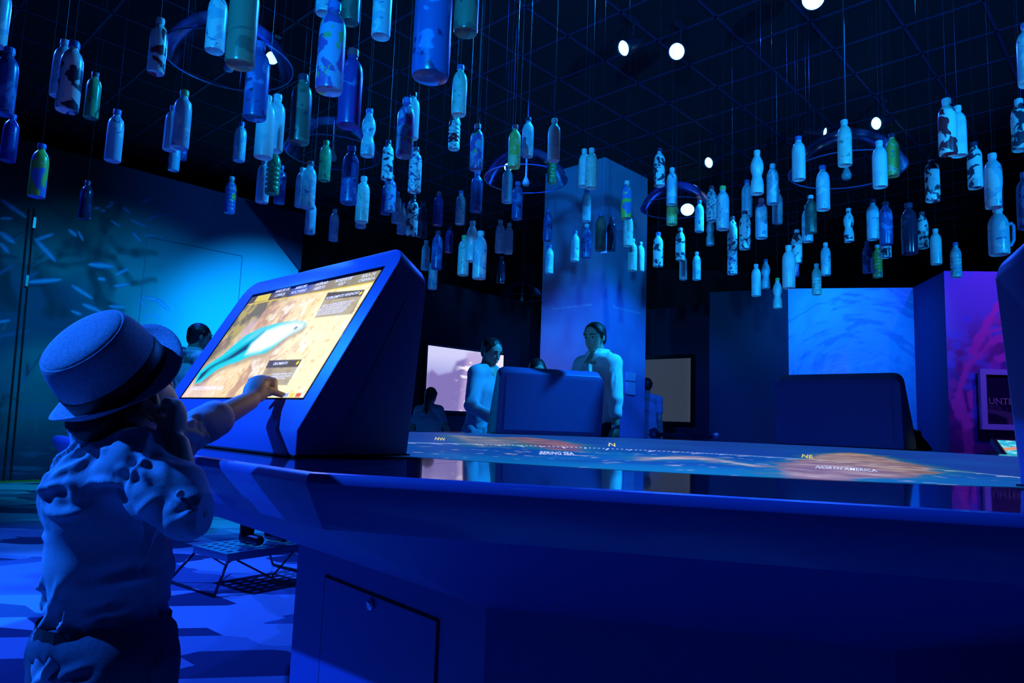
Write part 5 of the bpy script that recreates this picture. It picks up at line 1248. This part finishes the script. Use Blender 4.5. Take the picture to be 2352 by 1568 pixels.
# man far left, half hidden by the lit console
lp_ = at_y(448, 830, 6.1)
person('man in a pale shirt half hidden behind the lit console, before the kelp wall', (lp_[0] - .02, 6.1), 48, 1.72, (.42, .28, .22), 'collar', cloth('shirt_pale', (.62, .70, .74)), JN, HB, yaw=.22, nod=.12, hair='short', sleeve=(1, 1), vox=.0065)
# person cut off by the column's right edge
cp_ = at_y(1485, 930, 10.4)
person('visitor in a lavender top partly hidden by the right edge of the column', (cp_[0] + .0, 10.4), 60, 1.68, (.4, .27, .22), 'round', cloth('tee_lavender', (.30, .28, .42)), JN, HB, hair='short', sleeve=(.6, .6), vox=.009, yaw=-.3)
# visitor in black behind the right console
rp_ = at_y(2052, 930, 5.75)
person('visitor in black half hidden behind the console before the fish panel', (rp_[0], 5.75), 255, 1.20, (.4, .27, .22), 'round', BLK, BLK, HB, lean=.25, nod=.4, vox=.009, sleeve=(1.8, 1.8),
    arms={-1: ((-.215, .0, .655), (-.13, .10, .56), (.5, .8, 0)), 1: ((.15, .03, .645), (.10, .14, .56), (-.3, .9, 0))})

# ------------------------------------------------------------------ step stool and the child standing on it
a_, b_ = at_z(385, 1350, 0), at_z(505, 1362, 0); c_, d2_ = at_z(670, 1300, 0), at_z(598, 1285, 0)
ST = .20
t1, t2, t3 = at_z(445, 1251, ST), at_z(524, 1271, ST), at_z(640, 1236, ST)
ux = unit(t2 - t1); wx = np.linalg.norm(t2 - t1); uy = t3 - t2; uy = unit(uy - ux * (uy @ ux)); wy = (t3 - t2) @ uy
t4 = t1 + uy * wy
cen = (t1 + t3) / 2
so = empty('step_stool', (cen[0], cen[1], 0), label='low black metal step stool with a perforated tread', cat='stool')
smt = mat('stool_steel', (.06, .07, .12), .3, .7); strd = mat('stool_tread', (.22, .26, .40), .35, .6)
fr = lambda p, q, z: t1 + ux * p * wx + uy * q * wy + np.array([0, 0, z])
# perforated tread: bars leave rows of slots
bm = bmesh.new()
cols_ = [0, .10, .17, .28, .35, .46, .53, .64, .71, .82, .90, 1.0]
for i in range(0, 12, 2): beam(bm, fr((cols_[i] + cols_[i + 1]) / 2, 0, -.002), fr((cols_[i] + cols_[i + 1]) / 2, 1, -.002), (cols_[i + 1] - cols_[i]) * wx, .003)
for q in np.linspace(.01, .99, 8): beam(bm, fr(0, q, -.002), fr(1, q, -.002), .028, .0032)
from_bm('tread', bm, strd, so)
for p0_, p1_ in (((0, 0), (1, 0)), ((1, 0), (1, 1)), ((1, 1), (0, 1)), ((0, 1), (0, 0))):
    bm = bmesh.new(); a2, b2 = fr(*p0_, -.022), fr(*p1_, -.022); d_ = unit(b2 - a2); beam(bm, a2, b2, .004, .040); from_bm('apron', bm, strd, so)
def leg(top, foot):
    bm = bmesh.new(); tube(bm, [top, foot], .008, 8); return from_bm('leg', bm, smt, so, smooth=True)
ft = {}
for p, q in ((0, 0), (1, 0), (1, 1), (0, 1)):
    top = fr(p * .96 + .02, q * .98 + .01, -.042); foot = top + ux * (p - .5) * .13 + uy * (q - .5) * .20; foot[2] = .009; ft[(p, q)] = foot; leg(top, foot)
for (k0, k1) in (((0, 0), (1, 0)), ((0, 1), (1, 1))):
    bm = bmesh.new(); tube(bm, [ft[k0], ft[k1]], .008, 8); from_bm('floor_rail', bm, smt, so, smooth=True)
    m0 = (fr(k0[0], k0[1], -.042) + fr(k1[0], k1[1], -.042)) / 2
for s_ in (0, 1):
    bm = bmesh.new(); tube(bm, [fr(s_, .12, -.042), (ft[(s_, 0)] + ft[(s_, 1)]) / 2 * np.array([1, 1, 0]) + np.array([0, 0, .05]), fr(s_, .88, -.042)], .006, 6); from_bm('brace', bm, smt, so, smooth=True)
sp_ = fr(.46, .62, 0)
person('child in black trousers and shoes standing on the step stool', (sp_[0] + .02, sp_[1]), -32, 1.18, (.5, .33, .26), 'round', cloth('tee_dark', (.05, .06, .12)), BLK, HB, arms={1: ((.14, .06, .65), (.12, .19, .62), (0, 1, 0)), -1: ((-.14, .06, .65), (-.12, .19, .62), (0, 1, 0))}, vox=.0065, z0=ST + .001, stance=.075, hair='short')
